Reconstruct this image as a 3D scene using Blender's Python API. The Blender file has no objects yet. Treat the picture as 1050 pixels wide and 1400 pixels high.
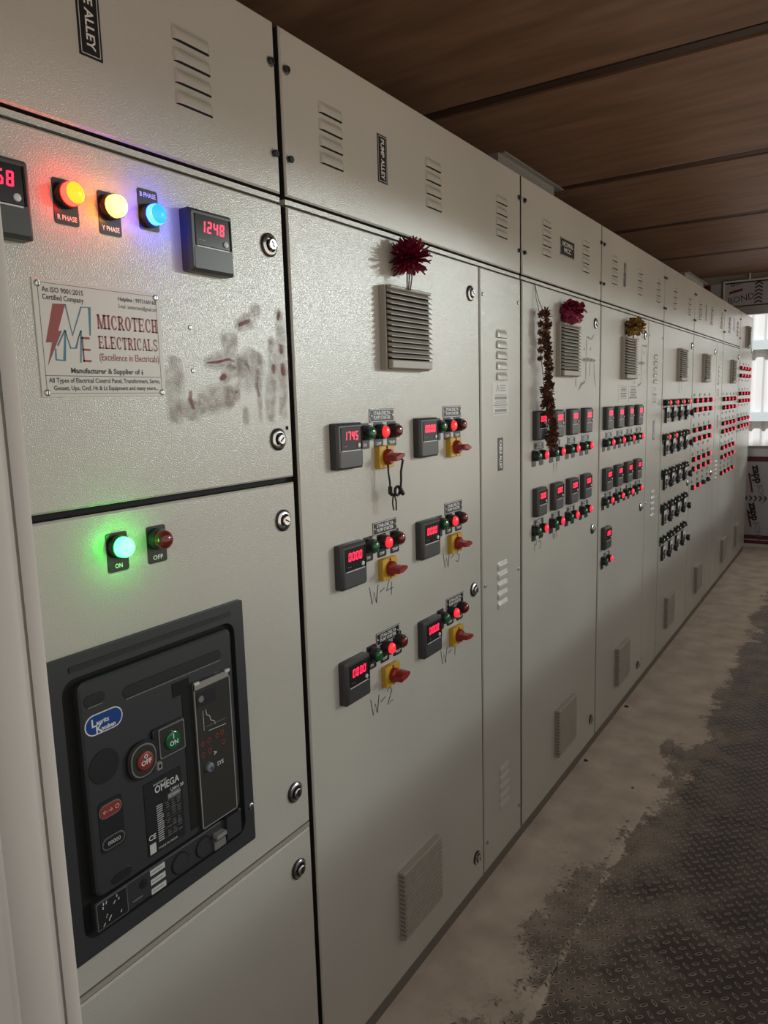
import bpy, math, random
import numpy as np
from mathutils import Vector, Matrix, noise

random.seed(7)
SC = bpy.context.scene
COL = SC.collection
PI = math.pi

# ------------------------------------------------------------------ camera
cam_d = bpy.data.cameras.new('camera')
cam = bpy.data.objects.new('camera', cam_d)
COL.objects.link(cam)
SC.camera = cam
R = Vector((0.83841825, 0.54428791, -0.02838148))
U = Vector((-0.05663725, 0.13879872, 0.98869972))
F = Vector((-0.54207662, 0.82733644, -0.14719835))
cam.matrix_world = Matrix((
    (R.x, U.x, -F.x, 0.92570854), (R.y, U.y, -F.y, 0.0), (R.z, U.z, -F.z, 1.52268282), (0, 0, 0, 1)))
cam_d.sensor_fit = 'HORIZONTAL'
cam_d.sensor_width = 36.0
cam_d.lens = 36.0 * 1004.607 / 1050.0
cam_d.clip_start = 0.02

# ------------------------------------------------------------------ sky, lamps, exposure
SC.view_settings.view_transform = 'Standard'
SC.view_settings.look = 'None'
SC.view_settings.gamma = 1.0
SC.view_settings.use_curve_mapping = False
SC.view_settings.exposure = 0.0
W = bpy.data.worlds.new('overcast_sky')
SC.world = W
W.use_nodes = True
bg = W.node_tree.nodes['Background']
bg.inputs['Color'].default_value = (1.0, 0.95, 0.89, 1)
bg.inputs['Strength'].default_value = 0.78


def aim(o, target):
    d = Vector(target) - o.location
    o.rotation_euler = d.to_track_quat('-Z', 'Y').to_euler()


def area_lamp(name, loc, target, sx, sy, power, color):
    l = bpy.data.lights.new(name, 'AREA')
    l.shape = 'RECTANGLE'
    l.size, l.size_y, l.energy, l.color = sx, sy, power, color
    o = bpy.data.objects.new(name, l)
    o.location = loc
    COL.objects.link(o)
    aim(o, target)
    return o


# added area lamp standing in for daylight, lights the cabinets through the side opening
area_lamp('added_band_lamp', (12.0, 15.0, 4.0), (0, 3.0, 1.2), 5.0, 0.9, 640, (0.88, 1.0, 0.96))
# added spot, no lamp stands there: throws the bright patch on the near cabinets
fl = bpy.data.lights.new('added_patch_spot', 'SPOT')
fl.energy = 165
fl.color = (0.93, 1.0, 1.0)
fl.spot_size = math.radians(11.5)
fl.spot_blend = 0.35
fl.shadow_soft_size = 0.09
flo = bpy.data.objects.new('added_patch_spot', fl)
flo.location = (3.6, 5.45, 2.58)
COL.objects.link(flo)
aim(flo, (0, 1.50, 1.60))
# high sun behind the row: it lights only the yard and the fence past the far window
sl = bpy.data.lights.new('sun', 'SUN')
sl.energy = 5.6
sl.angle = math.radians(2)
sun = bpy.data.objects.new('sun', sl)
sun.location = (-5, -8, 12)
COL.objects.link(sun)
aim(sun, (-1.5, 0, 0))


# ------------------------------------------------------------------ materials
def principled(name, color, rough=0.5, metal=0.0, spec=0.5, emit=None, strength=0.0, alpha=1.0, coat=0.0):
    m = bpy.data.materials.new(name)
    m.use_nodes = True
    b = m.node_tree.nodes['Principled BSDF']
    b.inputs['Base Color'].default_value = (*color, 1)
    b.inputs['Roughness'].default_value = rough
    b.inputs['Metallic'].default_value = metal
    b.inputs['Specular IOR Level'].default_value = spec
    if emit:
        b.inputs['Emission Color'].default_value = (*emit, 1)
        b.inputs['Emission Strength'].default_value = strength
    b.inputs['Alpha'].default_value = alpha
    if coat:
        b.inputs['Coat Weight'].default_value = coat
    return m


def nodes(m):
    return m.node_tree.nodes, m.node_tree.links, m.node_tree.nodes['Principled BSDF']


def coords(n, kind='Object'):
    t = n.new('ShaderNodeTexCoord')
    return t.outputs[kind]


def geo_pos(n):
    return n.new('ShaderNodeNewGeometry').outputs['Position']


def add_noise(m, scale, lo, hi, detail=4, stretch=(1, 1, 1), pos=False):
    """base colour varied between two colours by a noise"""
    n, l, b = nodes(m)
    mp = n.new('ShaderNodeMapping')
    mp.inputs['Scale'].default_value = stretch
    l.new(geo_pos(n) if pos else coords(n), mp.inputs['Vector'])
    t = n.new('ShaderNodeTexNoise')
    t.inputs['Scale'].default_value = scale
    t.inputs['Detail'].default_value = detail
    l.new(mp.outputs[0], t.inputs['Vector'])
    r = n.new('ShaderNodeValToRGB')
    r.color_ramp.elements[0].position = 0.3
    r.color_ramp.elements[1].position = 0.7
    r.color_ramp.elements[0].color = (*lo, 1)
    r.color_ramp.elements[1].color = (*hi, 1)
    l.new(t.outputs['Fac'], r.inputs['Fac'])
    l.new(r.outputs['Color'], b.inputs['Base Color'])
    return t, r


def add_bump(m, scale, strength, dist=0.001, detail=2):
    n, l, b = nodes(m)
    t = n.new('ShaderNodeTexNoise')
    t.inputs['Scale'].default_value = scale
    t.inputs['Detail'].default_value = detail
    l.new(geo_pos(n), t.inputs['Vector'])
    u = n.new('ShaderNodeBump')
    u.inputs['Strength'].default_value = strength
    u.inputs['Distance'].default_value = dist
    l.new(t.outputs['Fac'], u.inputs['Height'])
    l.new(u.outputs['Normal'], b.inputs['Normal'])


PAINT = principled('grey_textured_paint', (0.56, 0.545, 0.50), 0.20, spec=0.55)
add_noise(PAINT, 1.3, (0.50, 0.482, 0.435), (0.58, 0.56, 0.505), 5, pos=True)
add_bump(PAINT, 500, 1.0, 0.00052, 1)
PLINTH = principled('dark_grey_plinth_paint', (0.17, 0.155, 0.13), 0.55)
PAINT_IN = principled('grey_paint_gap', (0.20, 0.19, 0.17), 0.5)
GASKET = principled('black_gasket', (0.015, 0.014, 0.013), 0.8)
FILTER = principled('beige_grey_plastic', (0.38, 0.35, 0.30), 0.5)
BLACK = principled('black_plastic', (0.018, 0.018, 0.02), 0.34)
DARK = principled('dark_opening', (0.006, 0.006, 0.006), 0.9)
METER = principled('charcoal_meter_plastic', (0.05, 0.05, 0.052), 0.42)
WINDOW = principled('smoked_display_window', (0.022, 0.020, 0.021), 0.16)
LED = principled('red_led_digits', (0.3, 0.0, 0.01), 0.4, emit=(1.0, 0.014, 0.055), strength=3.0)
CHROME = principled('chrome', (0.75, 0.75, 0.76), 0.2, metal=1.0)
STEEL = principled('zinc_steel', (0.5, 0.5, 0.5), 0.35, metal=1.0)
SILVER = principled('silver_print', (0.62, 0.62, 0.62), 0.4)
WHITE = principled('white_print', (0.75, 0.75, 0.74), 0.5)
PLATE = principled('engraved_black_plate', (0.02, 0.02, 0.02), 0.3)
LABELGREY = principled('grey_label_plate', (0.09, 0.09, 0.088), 0.4)
YELLOW = principled('yellow_plastic', (0.62, 0.36, 0.025), 0.4)
REDKNOB = principled('red_knob_plastic', (0.30, 0.018, 0.014), 0.32)
INK = principled('marker_ink', (0.06, 0.06, 0.06), 0.6)
CREAMPLATE = principled('cream_maker_plate', (0.60, 0.58, 0.53), 0.42)
PRINTBLACK = principled('print_black', (0.03, 0.03, 0.03), 0.5)
PRINTRED = principled('print_red', (0.26, 0.035, 0.03), 0.5)
PRINTTEAL = principled('print_teal', (0.02, 0.17, 0.25), 0.5)
PAPER = principled('paper_sticker', (0.66, 0.64, 0.60), 0.6)
PRINTGREY = principled('print_grey', (0.2, 0.195, 0.19), 0.5)
BREAKER = principled('charcoal_breaker_plastic', (0.036, 0.038, 0.042), 0.45)
BREAKER2 = principled('dark_breaker_plastic', (0.018, 0.019, 0.022), 0.42)
BLUE = principled('blue_badge', (0.012, 0.06, 0.26), 0.35)
SMOKE = principled('smoked_clear_cover', (0.045, 0.045, 0.043), 0.18)
RIM = principled('scuffed_clear_edge', (0.30, 0.29, 0.27), 0.3)

GL = principled('green_unlit_lens', (0.012, 0.13, 0.045), 0.12, coat=0.5)
RL = principled('red_unlit_lens', (0.16, 0.014, 0.010), 0.12, coat=0.5)
RED_ON = principled('red_lit_lens', (0.5, 0.02, 0.02), 0.2, emit=(1.0, 0.035, 0.05), strength=0.85)
PINK_ON = principled('red_bright_lens', (0.5, 0.02, 0.02), 0.25, emit=(1.0, 0.03, 0.07), strength=0.9)
A_RED = principled('red_glowing_lens', (0.5, 0.1, 0.02), 0.3, emit=(1.0, 0.005, 0.003), strength=40.0)
A_YEL = principled('yellow_glowing_lens', (0.5, 0.3, 0.05), 0.3, emit=(1.0, 0.36, 0.015), strength=32.0)
A_BLU = principled('blue_glowing_lens', (0.05, 0.1, 0.5), 0.3, emit=(0.004, 0.02, 1.0), strength=50.0)
A_GRN = principled('green_glowing_lens', (0.05, 0.5, 0.1), 0.3, emit=(0.010, 1.0, 0.045), strength=36.0)
HOT = {'red_glowing_lens': principled('red_lens_hot_tip', (0.5, 0.1, 0.02), 0.3, emit=(1.0, 0.155, 0.006), strength=5.0),
       'yellow_glowing_lens': principled('yellow_lens_hot_tip', (0.5, 0.3, 0.05), 0.3, emit=(1.0, 0.62, 0.085), strength=7.0),
       'blue_glowing_lens': principled('blue_lens_hot_tip', (0.05, 0.1, 0.5), 0.3, emit=(0.004, 0.10, 1.0), strength=6.0),
       'green_glowing_lens': principled('green_lens_hot_tip', (0.05, 0.5, 0.1), 0.3, emit=(0.09, 1.0, 0.16), strength=5.5)}

# ceiling plywood, battens
PLY = principled('varnished_plywood', (0.12, 0.06, 0.035), 0.55)
add_noise(PLY, 2.2, (0.175, 0.096, 0.060), (0.30, 0.172, 0.108), 8, (1.2, 7, 7), pos=True)
BATTEN = principled('dark_batten', (0.055, 0.030, 0.020), 0.55)
WALLGREY = principled('dull_beige_wall', (0.30, 0.27, 0.24), 0.7)
YARD = principled('dry_yard_ground', (0.42, 0.355, 0.28), 0.9)
WALLWHITE = principled('white_inner_wall', (0.50, 0.49, 0.47), 0.6)

# checker plate steel and its dust: thin dust tints the plates, drifted dust is a layer of its own
def dusted(name, dark, light, rough, metal, dust, bias):
    m = principled(name, dark, rough, metal)
    t, r = add_noise(m, 9.0, dark, light, 8, pos=True)
    n, l, b = nodes(m)
    p = geo_pos(n)
    sep = n.new('ShaderNodeSeparateXYZ')
    l.new(p, sep.inputs[0])
    fall = n.new('ShaderNodeMapRange')                    # drifts thin out away from the cabinets
    fall.inputs['From Min'].default_value = 0.05
    fall.inputs['From Max'].default_value = 0.62
    fall.inputs['To Min'].default_value = 0.95
    fall.inputs['To Max'].default_value = 0.10
    l.new(sep.outputs['X'], fall.inputs['Value'])
    t2 = n.new('ShaderNodeTexNoise')
    t2.inputs['Scale'].default_value = 6.0
    t2.inputs['Detail'].default_value = 10
    t2.inputs['Roughness'].default_value = 0.65
    l.new(p, t2.inputs['Vector'])
    sub = n.new('ShaderNodeMath')
    sub.operation = 'MULTIPLY_ADD'
    sub.inputs[1].default_value = 2.6
    sub.inputs[2].default_value = -1.3 + bias
    l.new(t2.outputs['Fac'], sub.inputs[0])
    ad = n.new('ShaderNodeMath')
    ad.operation = 'ADD'
    ad.use_clamp = True
    l.new(sub.outputs[0], ad.inputs[0])
    l.new(fall.outputs[0], ad.inputs[1])
    mx = n.new('ShaderNodeMix')
    mx.data_type = 'RGBA'
    l.new(ad.outputs[0], mx.inputs['Factor'])
    l.new(r.outputs['Color'], mx.inputs['A'])
    mx.inputs['B'].default_value = (*dust, 1)
    l.new(mx.outputs['Result'], b.inputs['Base Color'])
    rr = n.new('ShaderNodeMapRange')
    rr.inputs['To Min'].default_value = rough
    rr.inputs['To Max'].default_value = 0.9
    l.new(ad.outputs[0], rr.inputs['Value'])
    l.new(rr.outputs[0], b.inputs['Roughness'])
    return m


DUSTCOL = (0.42, 0.355, 0.29)
STEELFLOOR = dusted('worn_dark_checker_plate', (0.045, 0.036, 0.032), (0.105, 0.085, 0.073), 0.5, 0.15, DUSTCOL, -0.12)
LOZ_TOP = dusted('dark_lozenge_top', (0.012, 0.010, 0.009), (0.030, 0.025, 0.022), 0.4, 0.3, DUSTCOL, -0.55)
LOZ_SIDE = dusted('dusty_lozenge_side', (0.30, 0.26, 0.215), (0.46, 0.40, 0.335), 0.5, 0.0, DUSTCOL, -0.1)
DUST = principled('tan_dust', (0.34, 0.285, 0.22), 0.95, spec=0.1)
add_noise(DUST, 7.0, (0.45, 0.375, 0.31), (0.66, 0.57, 0.475), 10, pos=True)
add_bump(DUST, 160, 0.5, 0.002, 4)


def thin_out(m):
    """the layer breaks up where it is thin"""
    n, l, b = nodes(m)
    a = n.new('ShaderNodeAttribute')
    a.attribute_name = 'depth'
    t = n.new('ShaderNodeTexNoise')
    t.inputs['Scale'].default_value = 60
    t.inputs['Detail'].default_value = 8
    t.inputs['Roughness'].default_value = 0.7
    l.new(geo_pos(n), t.inputs['Vector'])
    k = n.new('ShaderNodeMath')
    k.operation = 'MULTIPLY_ADD'
    k.inputs[1].default_value = 3.4
    k.inputs[2].default_value = -2.1
    l.new(t.outputs['Fac'], k.inputs[0])
    k2 = n.new('ShaderNodeMath')
    k2.operation = 'MULTIPLY_ADD'
    k2.use_clamp = True
    k2.inputs[1].default_value = 2.2
    l.new(a.outputs['Fac'], k2.inputs[0])
    l.new(k.outputs[0], k2.inputs[2])
    l.new(k2.outputs[0], b.inputs['Alpha'])


thin_out(DUST)

ACP = principled('grey_film_sheet', (0.44, 0.43, 0.45), 0.25)
ACPBLACK = principled('film_black_print', (0.02, 0.018, 0.02), 0.35)
ACPGREY = principled('film_grey_print', (0.11, 0.105, 0.115), 0.35)
ACPRED = principled('film_maroon_print', (0.13, 0.016, 0.028), 0.35)
ALU = principled('aluminium_rail', (0.62, 0.62, 0.63), 0.35, metal=0.9)
SHEETWHITE = principled('white_corrugated_sheet', (0.60, 0.61, 0.615), 0.5)
PURLIN = principled('pale_green_grey_purlin', (0.44, 0.50, 0.51), 0.5)
DOORPAINT = principled('white_door_paint', (0.60, 0.585, 0.55), 0.42)
add_noise(DOORPAINT, 2.0, (0.66, 0.645, 0.61), (0.78, 0.765, 0.73), 4, pos=True)

PETAL_RED = principled('dark_red_petal', (0.20, 0.006, 0.026), 0.5)
PETAL_PINK = principled('crimson_petal', (0.26, 0.022, 0.055), 0.55)
PETAL_OCHRE = principled('dried_ochre_petal', (0.38, 0.235, 0.06), 0.7)
PETAL_BROWN = principled('dried_brown_petal', (0.060, 0.022, 0.012), 0.7)
add_noise(PETAL_BROWN, 40, (0.07, 0.024, 0.014), (0.20, 0.085, 0.040), 3, pos=True)
STEM = principled('dry_stem', (0.09, 0.08, 0.045), 0.7)
THREAD = principled('thread', (0.12, 0.11, 0.10), 0.8)
CORD = principled('black_cord', (0.02, 0.014, 0.012), 0.7)
STONE = principled('grey_stone', (0.09, 0.08, 0.07), 0.8)
GALV = principled('galvanised_channel', (0.26, 0.25, 0.23), 0.5, metal=0.4)


def stain(name, color, amax):
    m = principled(name, color, 0.6)
    n, l, b = nodes(m)
    a = n.new('ShaderNodeAttribute')
    a.attribute_name = 'edge'
    t = n.new('ShaderNodeTexNoise')
    t.inputs['Scale'].default_value = 45
    t.inputs['Detail'].default_value = 4
    l.new(geo_pos(n), t.inputs['Vector'])
    mr = n.new('ShaderNodeMapRange')
    mr.inputs['From Min'].default_value = 0.3
    mr.inputs['From Max'].default_value = 0.62
    mr.inputs['To Min'].default_value = 0.25
    l.new(t.outputs['Fac'], mr.inputs['Value'])
    k = n.new('ShaderNodeMath')
    k.operation = 'MULTIPLY'
    l.new(mr.outputs[0], k.inputs[0])
    pass
    k3 = n.new('ShaderNodeMath')
    k3.operation = 'MULTIPLY'
    k3.use_clamp = True
    k3.inputs[1].default_value = 1.7
    l.new(a.outputs['Fac'], k3.inputs[0])
    k2 = n.new('ShaderNodeMath')
    k2.operation = 'MULTIPLY'
    k2.inputs[1].default_value = amax
    l.new(k3.outputs[0], k.inputs[1])
    l.new(k.outputs[0], k2.inputs[0])
    l.new(k2.outputs[0], b.inputs['Alpha'])
    return m


SMEAR_GREY = stain('greasy_smear', (0.27, 0.20, 0.16), 0.42)
SMEAR_RED = stain('vermilion_smear', (0.20, 0.035, 0.02), 1.0)
SMEAR_BROWN = stain('faded_mark', (0.20, 0.135, 0.115), 0.75)


# ------------------------------------------------------------------ mesh builder
class MB:
    def __init__(self):
        self.v, self.f, self.m = [], [], []
        self.mats = []

    def mi(self, mat):
        if mat not in self.mats:
            self.mats.append(mat)
        return self.mats.index(mat)

    def add(self, vs, fs, mat):
        o = len(self.v)
        self.v += [tuple(p) for p in vs]
        k = self.mi(mat)
        for f in fs:
            self.f.append(tuple(i + o for i in f))
            self.m.append(k)
        return self

    def box(self, x0, x1, y0, y1, z0, z1, mat):
        v = [(x, y, z) for x in (x0, x1) for y in (y0, y1) for z in (z0, z1)]
        return self.add(v, [(0, 1, 3, 2), (4, 6, 7, 5), (0, 4, 5, 1), (2, 3, 7, 6), (0, 2, 6, 4), (1, 5, 7, 3)], mat)

    def prism(self, pts, x0, x1, mat, c=0.0, back=False, top=None):
        """outline in the y-z plane (counter-clockwise seen from +x), front edge chamfered by c"""
        n = len(pts)
        cy = sum(p[0] for p in pts) / n
        cz = sum(p[1] for p in pts) / n
        ring0 = [(x0, y, z) for y, z in pts]
        if c > 0:
            my = max(abs(p[0] - cy) for p in pts)
            mz = max(abs(p[1] - cz) for p in pts)
            ring1 = [(x1 - c, y, z) for y, z in pts]
            ring2 = [(x1, cy + (y - cy) * (1 - c / my), cz + (z - cz) * (1 - c / mz)) for y, z in pts]
            rings = [ring0, ring1, ring2]
        else:
            rings = [ring0, [(x1, y, z) for y, z in pts]]
        v = [p for r in rings for p in r]
        f = []
        for k in range(len(rings) - 1):
            for i in range(n):
                j = (i + 1) % n
                f.append((k * n + i, k * n + j, (k + 1) * n + j, (k + 1) * n + i))
        if back:
            f.append(tuple(range(n - 1, -1, -1)))
        self.add(v, f, mat)
        o = len(rings[0]) * (len(rings) - 1)
        base = len(self.v) - n
        self.f.append(tuple(range(base, base + n)))
        self.m.append(self.mi(top or mat))
        return self

    def lathe(self, prof, mat, n=20, cy=0.0, cz=0.0, cap=True):
        """profile of (x, r) turned about the x axis"""
        v, f = [], []
        for x, r in prof:
            for i in range(n):
                a = 2 * PI * i / n
                v.append((x, cy + r * math.cos(a), cz + r * math.sin(a)))
        for k in range(len(prof) - 1):
            for i in range(n):
                j = (i + 1) % n
                f.append((k * n + i, k * n + j, (k + 1) * n + j, (k + 1) * n + i))
        if cap:
            f.append(tuple((len(prof) - 1) * n + i for i in range(n)))
        return self.add(v, f, mat)

    def tube(self, path, r, mat, n=6):
        path = [Vector(p) for p in path]
        v, f = [], []
        for k, p in enumerate(path):
            d = (path[min(k + 1, len(path) - 1)] - path[max(k - 1, 0)]).normalized()
            a = d.cross(Vector((1, 0, 0)))
            if a.length < 0.1:
                a = d.cross(Vector((0, 1, 0)))
            a.normalize()
            b = d.cross(a)
            for i in range(n):
                t = 2 * PI * i / n
                v.append(tuple(p + (a * math.cos(t) + b * math.sin(t)) * r))
        for k in range(len(path) - 1):
            for i in range(n):
                j = (i + 1) % n
                f.append((k * n + i, k * n + j, (k + 1) * n + j, (k + 1) * n + i))
        f.append(tuple(range(n - 1, -1, -1)))
        f.append(tuple((len(path) - 1) * n + i for i in range(n)))
        return self.add(v, f, mat)

    def quad(self, y0, y1, z0, z1, x, mat):
        return self.add([(x, y0, z0), (x, y1, z0), (x, y1, z1), (x, y0, z1)], [(0, 1, 2, 3)], mat)

    def stroke(self, pts, w, x, mat):
        """flat ribbon in the y-z plane"""
        pts = [Vector((p[0], p[1])) for p in pts]
        L, Rr = [], []
        for k, p in enumerate(pts):
            a = pts[max(k - 1, 0)]
            b = pts[min(k + 1, len(pts) - 1)]
            d = (b - a).normalized()
            nn = Vector((-d.y, d.x))
            ext = 1.0
            if 0 < k < len(pts) - 1:
                d1 = (p - a).normalized()
                ext = 1.0 / max(0.5, abs(nn.dot(Vector((-d1.y, d1.x)))))
            L.append(p + nn * w * 0.5 * ext)
            Rr.append(p - nn * w * 0.5 * ext)
        v = [(x, p.x, p.y) for p in L] + [(x, p.x, p.y) for p in Rr]
        n = len(pts)
        return self.add(v, [(i + n, i + 1 + n, i + 1, i) for i in range(n - 1)], mat)

    def mesh(self, name, smooth=True, angle=32):
        me = bpy.data.meshes.new(name)
        me.from_pydata(self.v, [], self.f)
        for m in self.mats:
            me.materials.append(m)
        me.polygons.foreach_set('material_index', self.m)
        if smooth:
            me.polygons.foreach_set('use_smooth', [True] * len(self.f))
            me.set_sharp_from_angle(angle=math.radians(angle))
        me.update()
        return me


def rrect(y0, y1, z0, z1, r, n=4):
    out = []
    for cy, cz, a0 in ((y1 - r, z0 + r, -PI / 2), (y1 - r, z1 - r, 0), (y0 + r, z1 - r, PI / 2), (y0 + r, z0 + r, PI)):
        for i in range(n + 1):
            a = a0 + PI / 2 * i / n
            out.append((cy + r * math.cos(a), cz + r * math.sin(a)))
    return out


def text_geo(body, size, bold=0.0, align='LEFT', squeeze=1.0, shear=0.0):
    """flat lettering as (verts2d, faces)"""
    cu = bpy.data.curves.new('lettering', 'FONT')
    cu.body = body
    cu.size = size
    cu.offset = bold
    cu.align_x = align
    cu.align_y = 'CENTER'
    cu.resolution_u = 2
    cu.shear = shear
    ob = bpy.data.objects.new('lettering', cu)
    COL.objects.link(ob)
    dg = bpy.context.evaluated_depsgraph_get()
    me = ob.evaluated_get(dg).to_mesh()
    vs = [(v.co.x * squeeze, v.co.y) for v in me.vertices]
    fs = [tuple(p.vertices) for p in me.polygons]
    ob.evaluated_get(dg).to_mesh_clear()
    bpy.data.objects.remove(ob)
    bpy.data.curves.remove(cu)
    return vs, fs


def put_text(mb, body, y, z, x, size, mat, bold=0.0, align='LEFT', squeeze=1.0, ang=0.0, width=None, shear=0.0):
    vs, fs = text_geo(body, size, bold, align, squeeze, shear)
    if width:
        w = max(v[0] for v in vs) - min(v[0] for v in vs)
        vs = [(a * width / w, b) for a, b in vs]
    c, s = math.cos(ang), math.sin(ang)
    mb.add([(x, y + a * c - b * s, z + a * s + b * c) for a, b in vs], fs, mat)


SEG = {'0': 'abcdef', '1': 'bc', '2': 'abged', '3': 'abgcd', '4': 'fgbc', '5': 'afgcd', '6': 'afgedc', '7': 'abc',
       '8': 'abcdefg', '9': 'abfgcd'}


def seven_seg(mb, s, y, z, x, h, mat, slant=0.08):
    """digits with their lower left corner at (y, z)"""
    w = h * 0.52
    t = h * 0.15
    for ch in s:
        if ch == '.':
            mb.quad(y - h * 0.1, y + t - h * 0.1, z, z + t, x, mat)
            continue
        segs = {'a': (t * .5, w - t * .5, h - t, h), 'g': (t * .5, w - t * .5, h / 2 - t / 2, h / 2 + t / 2), 'd': (t * .5, w - t * .5, 0, t),
                'f': (0, t, h / 2 + t * .2, h - t * .3), 'e': (0, t, t * .3, h / 2 - t * .2),
                'b': (w - t, w, h / 2 + t * .2, h - t * .3), 'c': (w - t, w, t * .3, h / 2 - t * .2)}
        for k in SEG[ch]:
            a, b, c, d = segs[k]
            mb.add([(x, y + a + c * slant, z + c), (x, y + b + c * slant, z + c), (x, y + b + d * slant, z + d), (x, y + a + d * slant, z + d)],
                   [(0, 1, 2, 3)], mat)
        y += w * 1.38


# ------------------------------------------------------------------ object helpers
WLOC = {}
LINKED = []


def empty(name, loc, label=None, cat=None, group=None, kind=None):
    o = bpy.data.objects.new(name, None)
    o.empty_display_size = 0.05
    o.location = loc
    COL.objects.link(o)
    WLOC[o.name] = Vector(loc)
    if label:
        o['label'] = label
    if cat:
        o['category'] = cat
    if group:
        o['group'] = group
    if kind:
        o['kind'] = kind
    return o


def put(name, mesh, parent=None, loc=(0, 0, 0), rot=None, label=None, kind=None, cat=None, group=None, scale=None):
    """link a mesh object; loc is a world position"""
    o = bpy.data.objects.new(name, mesh)
    COL.objects.link(o)
    w = Vector(loc)
    if parent is not None:
        o.parent = parent
        o.location = w - WLOC[parent.name]
    else:
        o.location = w
    WLOC[o.name] = w
    if rot:
        o.rotation_euler = rot
    if scale:
        o.scale = scale
    if label:
        o['label'] = label
    if kind:
        o['kind'] = kind
    if cat:
        o['category'] = cat
    if group:
        o['group'] = group
    return o


CACHE = {}


def cached(key, fn):
    if key not in CACHE:
        CACHE[key] = fn()
    return CACHE[key]


# ------------------------------------------------------------------ the container: floor, ceiling, walls
XW, YE, ZC = 1.20, 8.0, 2.64          # opposite wall, far wall, ceiling
XB, YN = -0.95, -1.2                  # wall behind the cabinets, near wall

floor = put('floor', MB().box(XB, XW, YN, YE, -0.12, -0.006, STEELFLOOR).mesh('floor', False), kind='structure')
for (x0, x1) in ((XB, 0.308), (0.312, XW)):
    for (y0, y1) in ((YN, 0.296), (0.30, 2.718), (2.722, 5.14), (5.144, YE)):
        put('floor_plate', MB().box(x0, x1, y0, y1, -0.006, 0.0, STEELFLOOR).mesh('floor_plate', False), floor)


def lozenges():
    P = 0.030
    L0, W0, L1, W1, H = 0.0125, 0.0050, 0.0092, 0.0022, 0.0018
    ang = np.linspace(0, 2 * PI, 8, endpoint=False)
    ca, sa = np.cos(ang), np.sin(ang)
    out = np.stack([L0 * ca, W0 * sa * np.where(np.abs(ca) > .5, 1.0, 1.0), np.zeros(8)], 1)
    crest = np.stack([(L0 * 0.86) * ca, (W0 * 0.72) * sa, np.full(8, H)], 1)
    inn = np.stack([L1 * 0.9 * ca, W1 * sa, np.full(8, H * 0.6)], 1)
    base = np.concatenate([out, crest, inn])
    pts = []
    q = P / math.sqrt(2)
    for i in range(-60, 340):
        for j in range(-40, 330):
            x, y = (i - j) * q + 0.01, (i + j) * q
            if 0.012 < x < 1.02 - 0.085 * (y - 1.2) and x < 0.86 and 1.15 < y < YE - 0.02:
                pts.append((x, y, (i + j) % 2))
    v = []
    for x, y, k in pts:
        a = PI / 4 if k else -PI / 4
        c, s = math.cos(a), math.sin(a)
        q = base.copy()
        q[:, 0] = base[:, 0] * c - base[:, 1] * s + x
        q[:, 1] = base[:, 0] * s + base[:, 1] * c + y
        v.append(q)
    v = np.concatenate(v)
    n = len(pts)
    fs, mi = [], []
    for k in range(n):
        o = k * 24
        for r in (0, 8):
            for i in range(8):
                j = (i + 1) % 8
                fs.append((o + r + i, o + r + j, o + r + 8 + j, o + r + 8 + i))
                mi.append(1)
        fs.append(tuple(range(o + 16, o + 24)))
        mi.append(0)
    me = bpy.data.meshes.new('raised_lozenges')
    me.from_pydata(v.tolist(), [], fs)
    me.materials.append(LOZ_TOP)
    me.materials.append(LOZ_SIDE)
    me.polygons.foreach_set('material_index', mi)
    me.update()
    return me


put('raised_lozenges', lozenges(), floor, label='raised lozenge pattern pressed into the steel floor plates', kind='stuff')


def smooth(a, b, t):
    t = min(1, max(0, (t - a) / (b - a)))
    return t * t * (3 - 2 * t)


def dust():
    nx, ny = 76, 560
    x0, x1, y0, y1 = -0.02, 0.86, 1.1, YE - 0.005
    v, f, e = [], [], []
    for j in range(ny + 1):
        y = y0 + (y1 - y0) * j / ny
        far = smooth(1.7, 3.2, y)
        lim = 0.24 + 0.06 * far
        for i in range(nx + 1):
            x = x0 + (x1 - x0) * i / nx
            h = 0.0029 - 0.0038 * smooth(lim - 0.10, lim + 0.24, x)
            big = noise.noise(Vector((x * 5.0, y * 4.0, 3.1)))
            fine = noise.noise(Vector((x * 23, y * 23, 7.7)))
            h += 0.0014 * big + 0.0008 * fine
            h -= 0.0014 * (1 - far) * smooth(0.03, 0.15, x)
            ridge = math.exp(-((x - 0.310 - 0.006 * fine) / 0.010) ** 2)
            h += 0.0017 * ridge * (0.6 + 0.6 * big)
            pd = ((x - 0.285) / 0.05) ** 2 + ((y - 3.2) / 0.11) ** 2
            h -= 0.003 * math.exp(-pd)
            h -= 0.0022 * (0.5 + 1.2 * fine) * math.exp(-(((x - 0.20) / 0.08) ** 2 + ((y - 1.90) / 0.16) ** 2))
            if x > 0.45:
                h -= 0.0004 * (x - 0.45) / 0.3
            v.append((x, y, max(h, -0.003)))
            e.append(min(1.0, max(0.0, h / 0.0016)))
    for j in range(ny):
        for i in range(nx):
            a = j * (nx + 1) + i
            if max(v[a][2], v[a + 1][2], v[a + nx + 1][2], v[a + nx + 2][2]) <= 0:
                continue
            f.append((a, a + 1, a + nx + 2, a + nx + 1))
    me = bpy.data.meshes.new('dust_layer')
    me.from_pydata(v, [], f)
    me.materials.append(DUST)
    me.polygons.foreach_set('use_smooth', [True] * len(f))
    at = me.attributes.new('depth', 'FLOAT', 'POINT')
    at.data.foreach_set('value', e)
    me.update()
    return me


put('dust_layer', dust(), floor, label='tan dust drifted over the floor along the cabinet plinths', kind='stuff')

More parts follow.
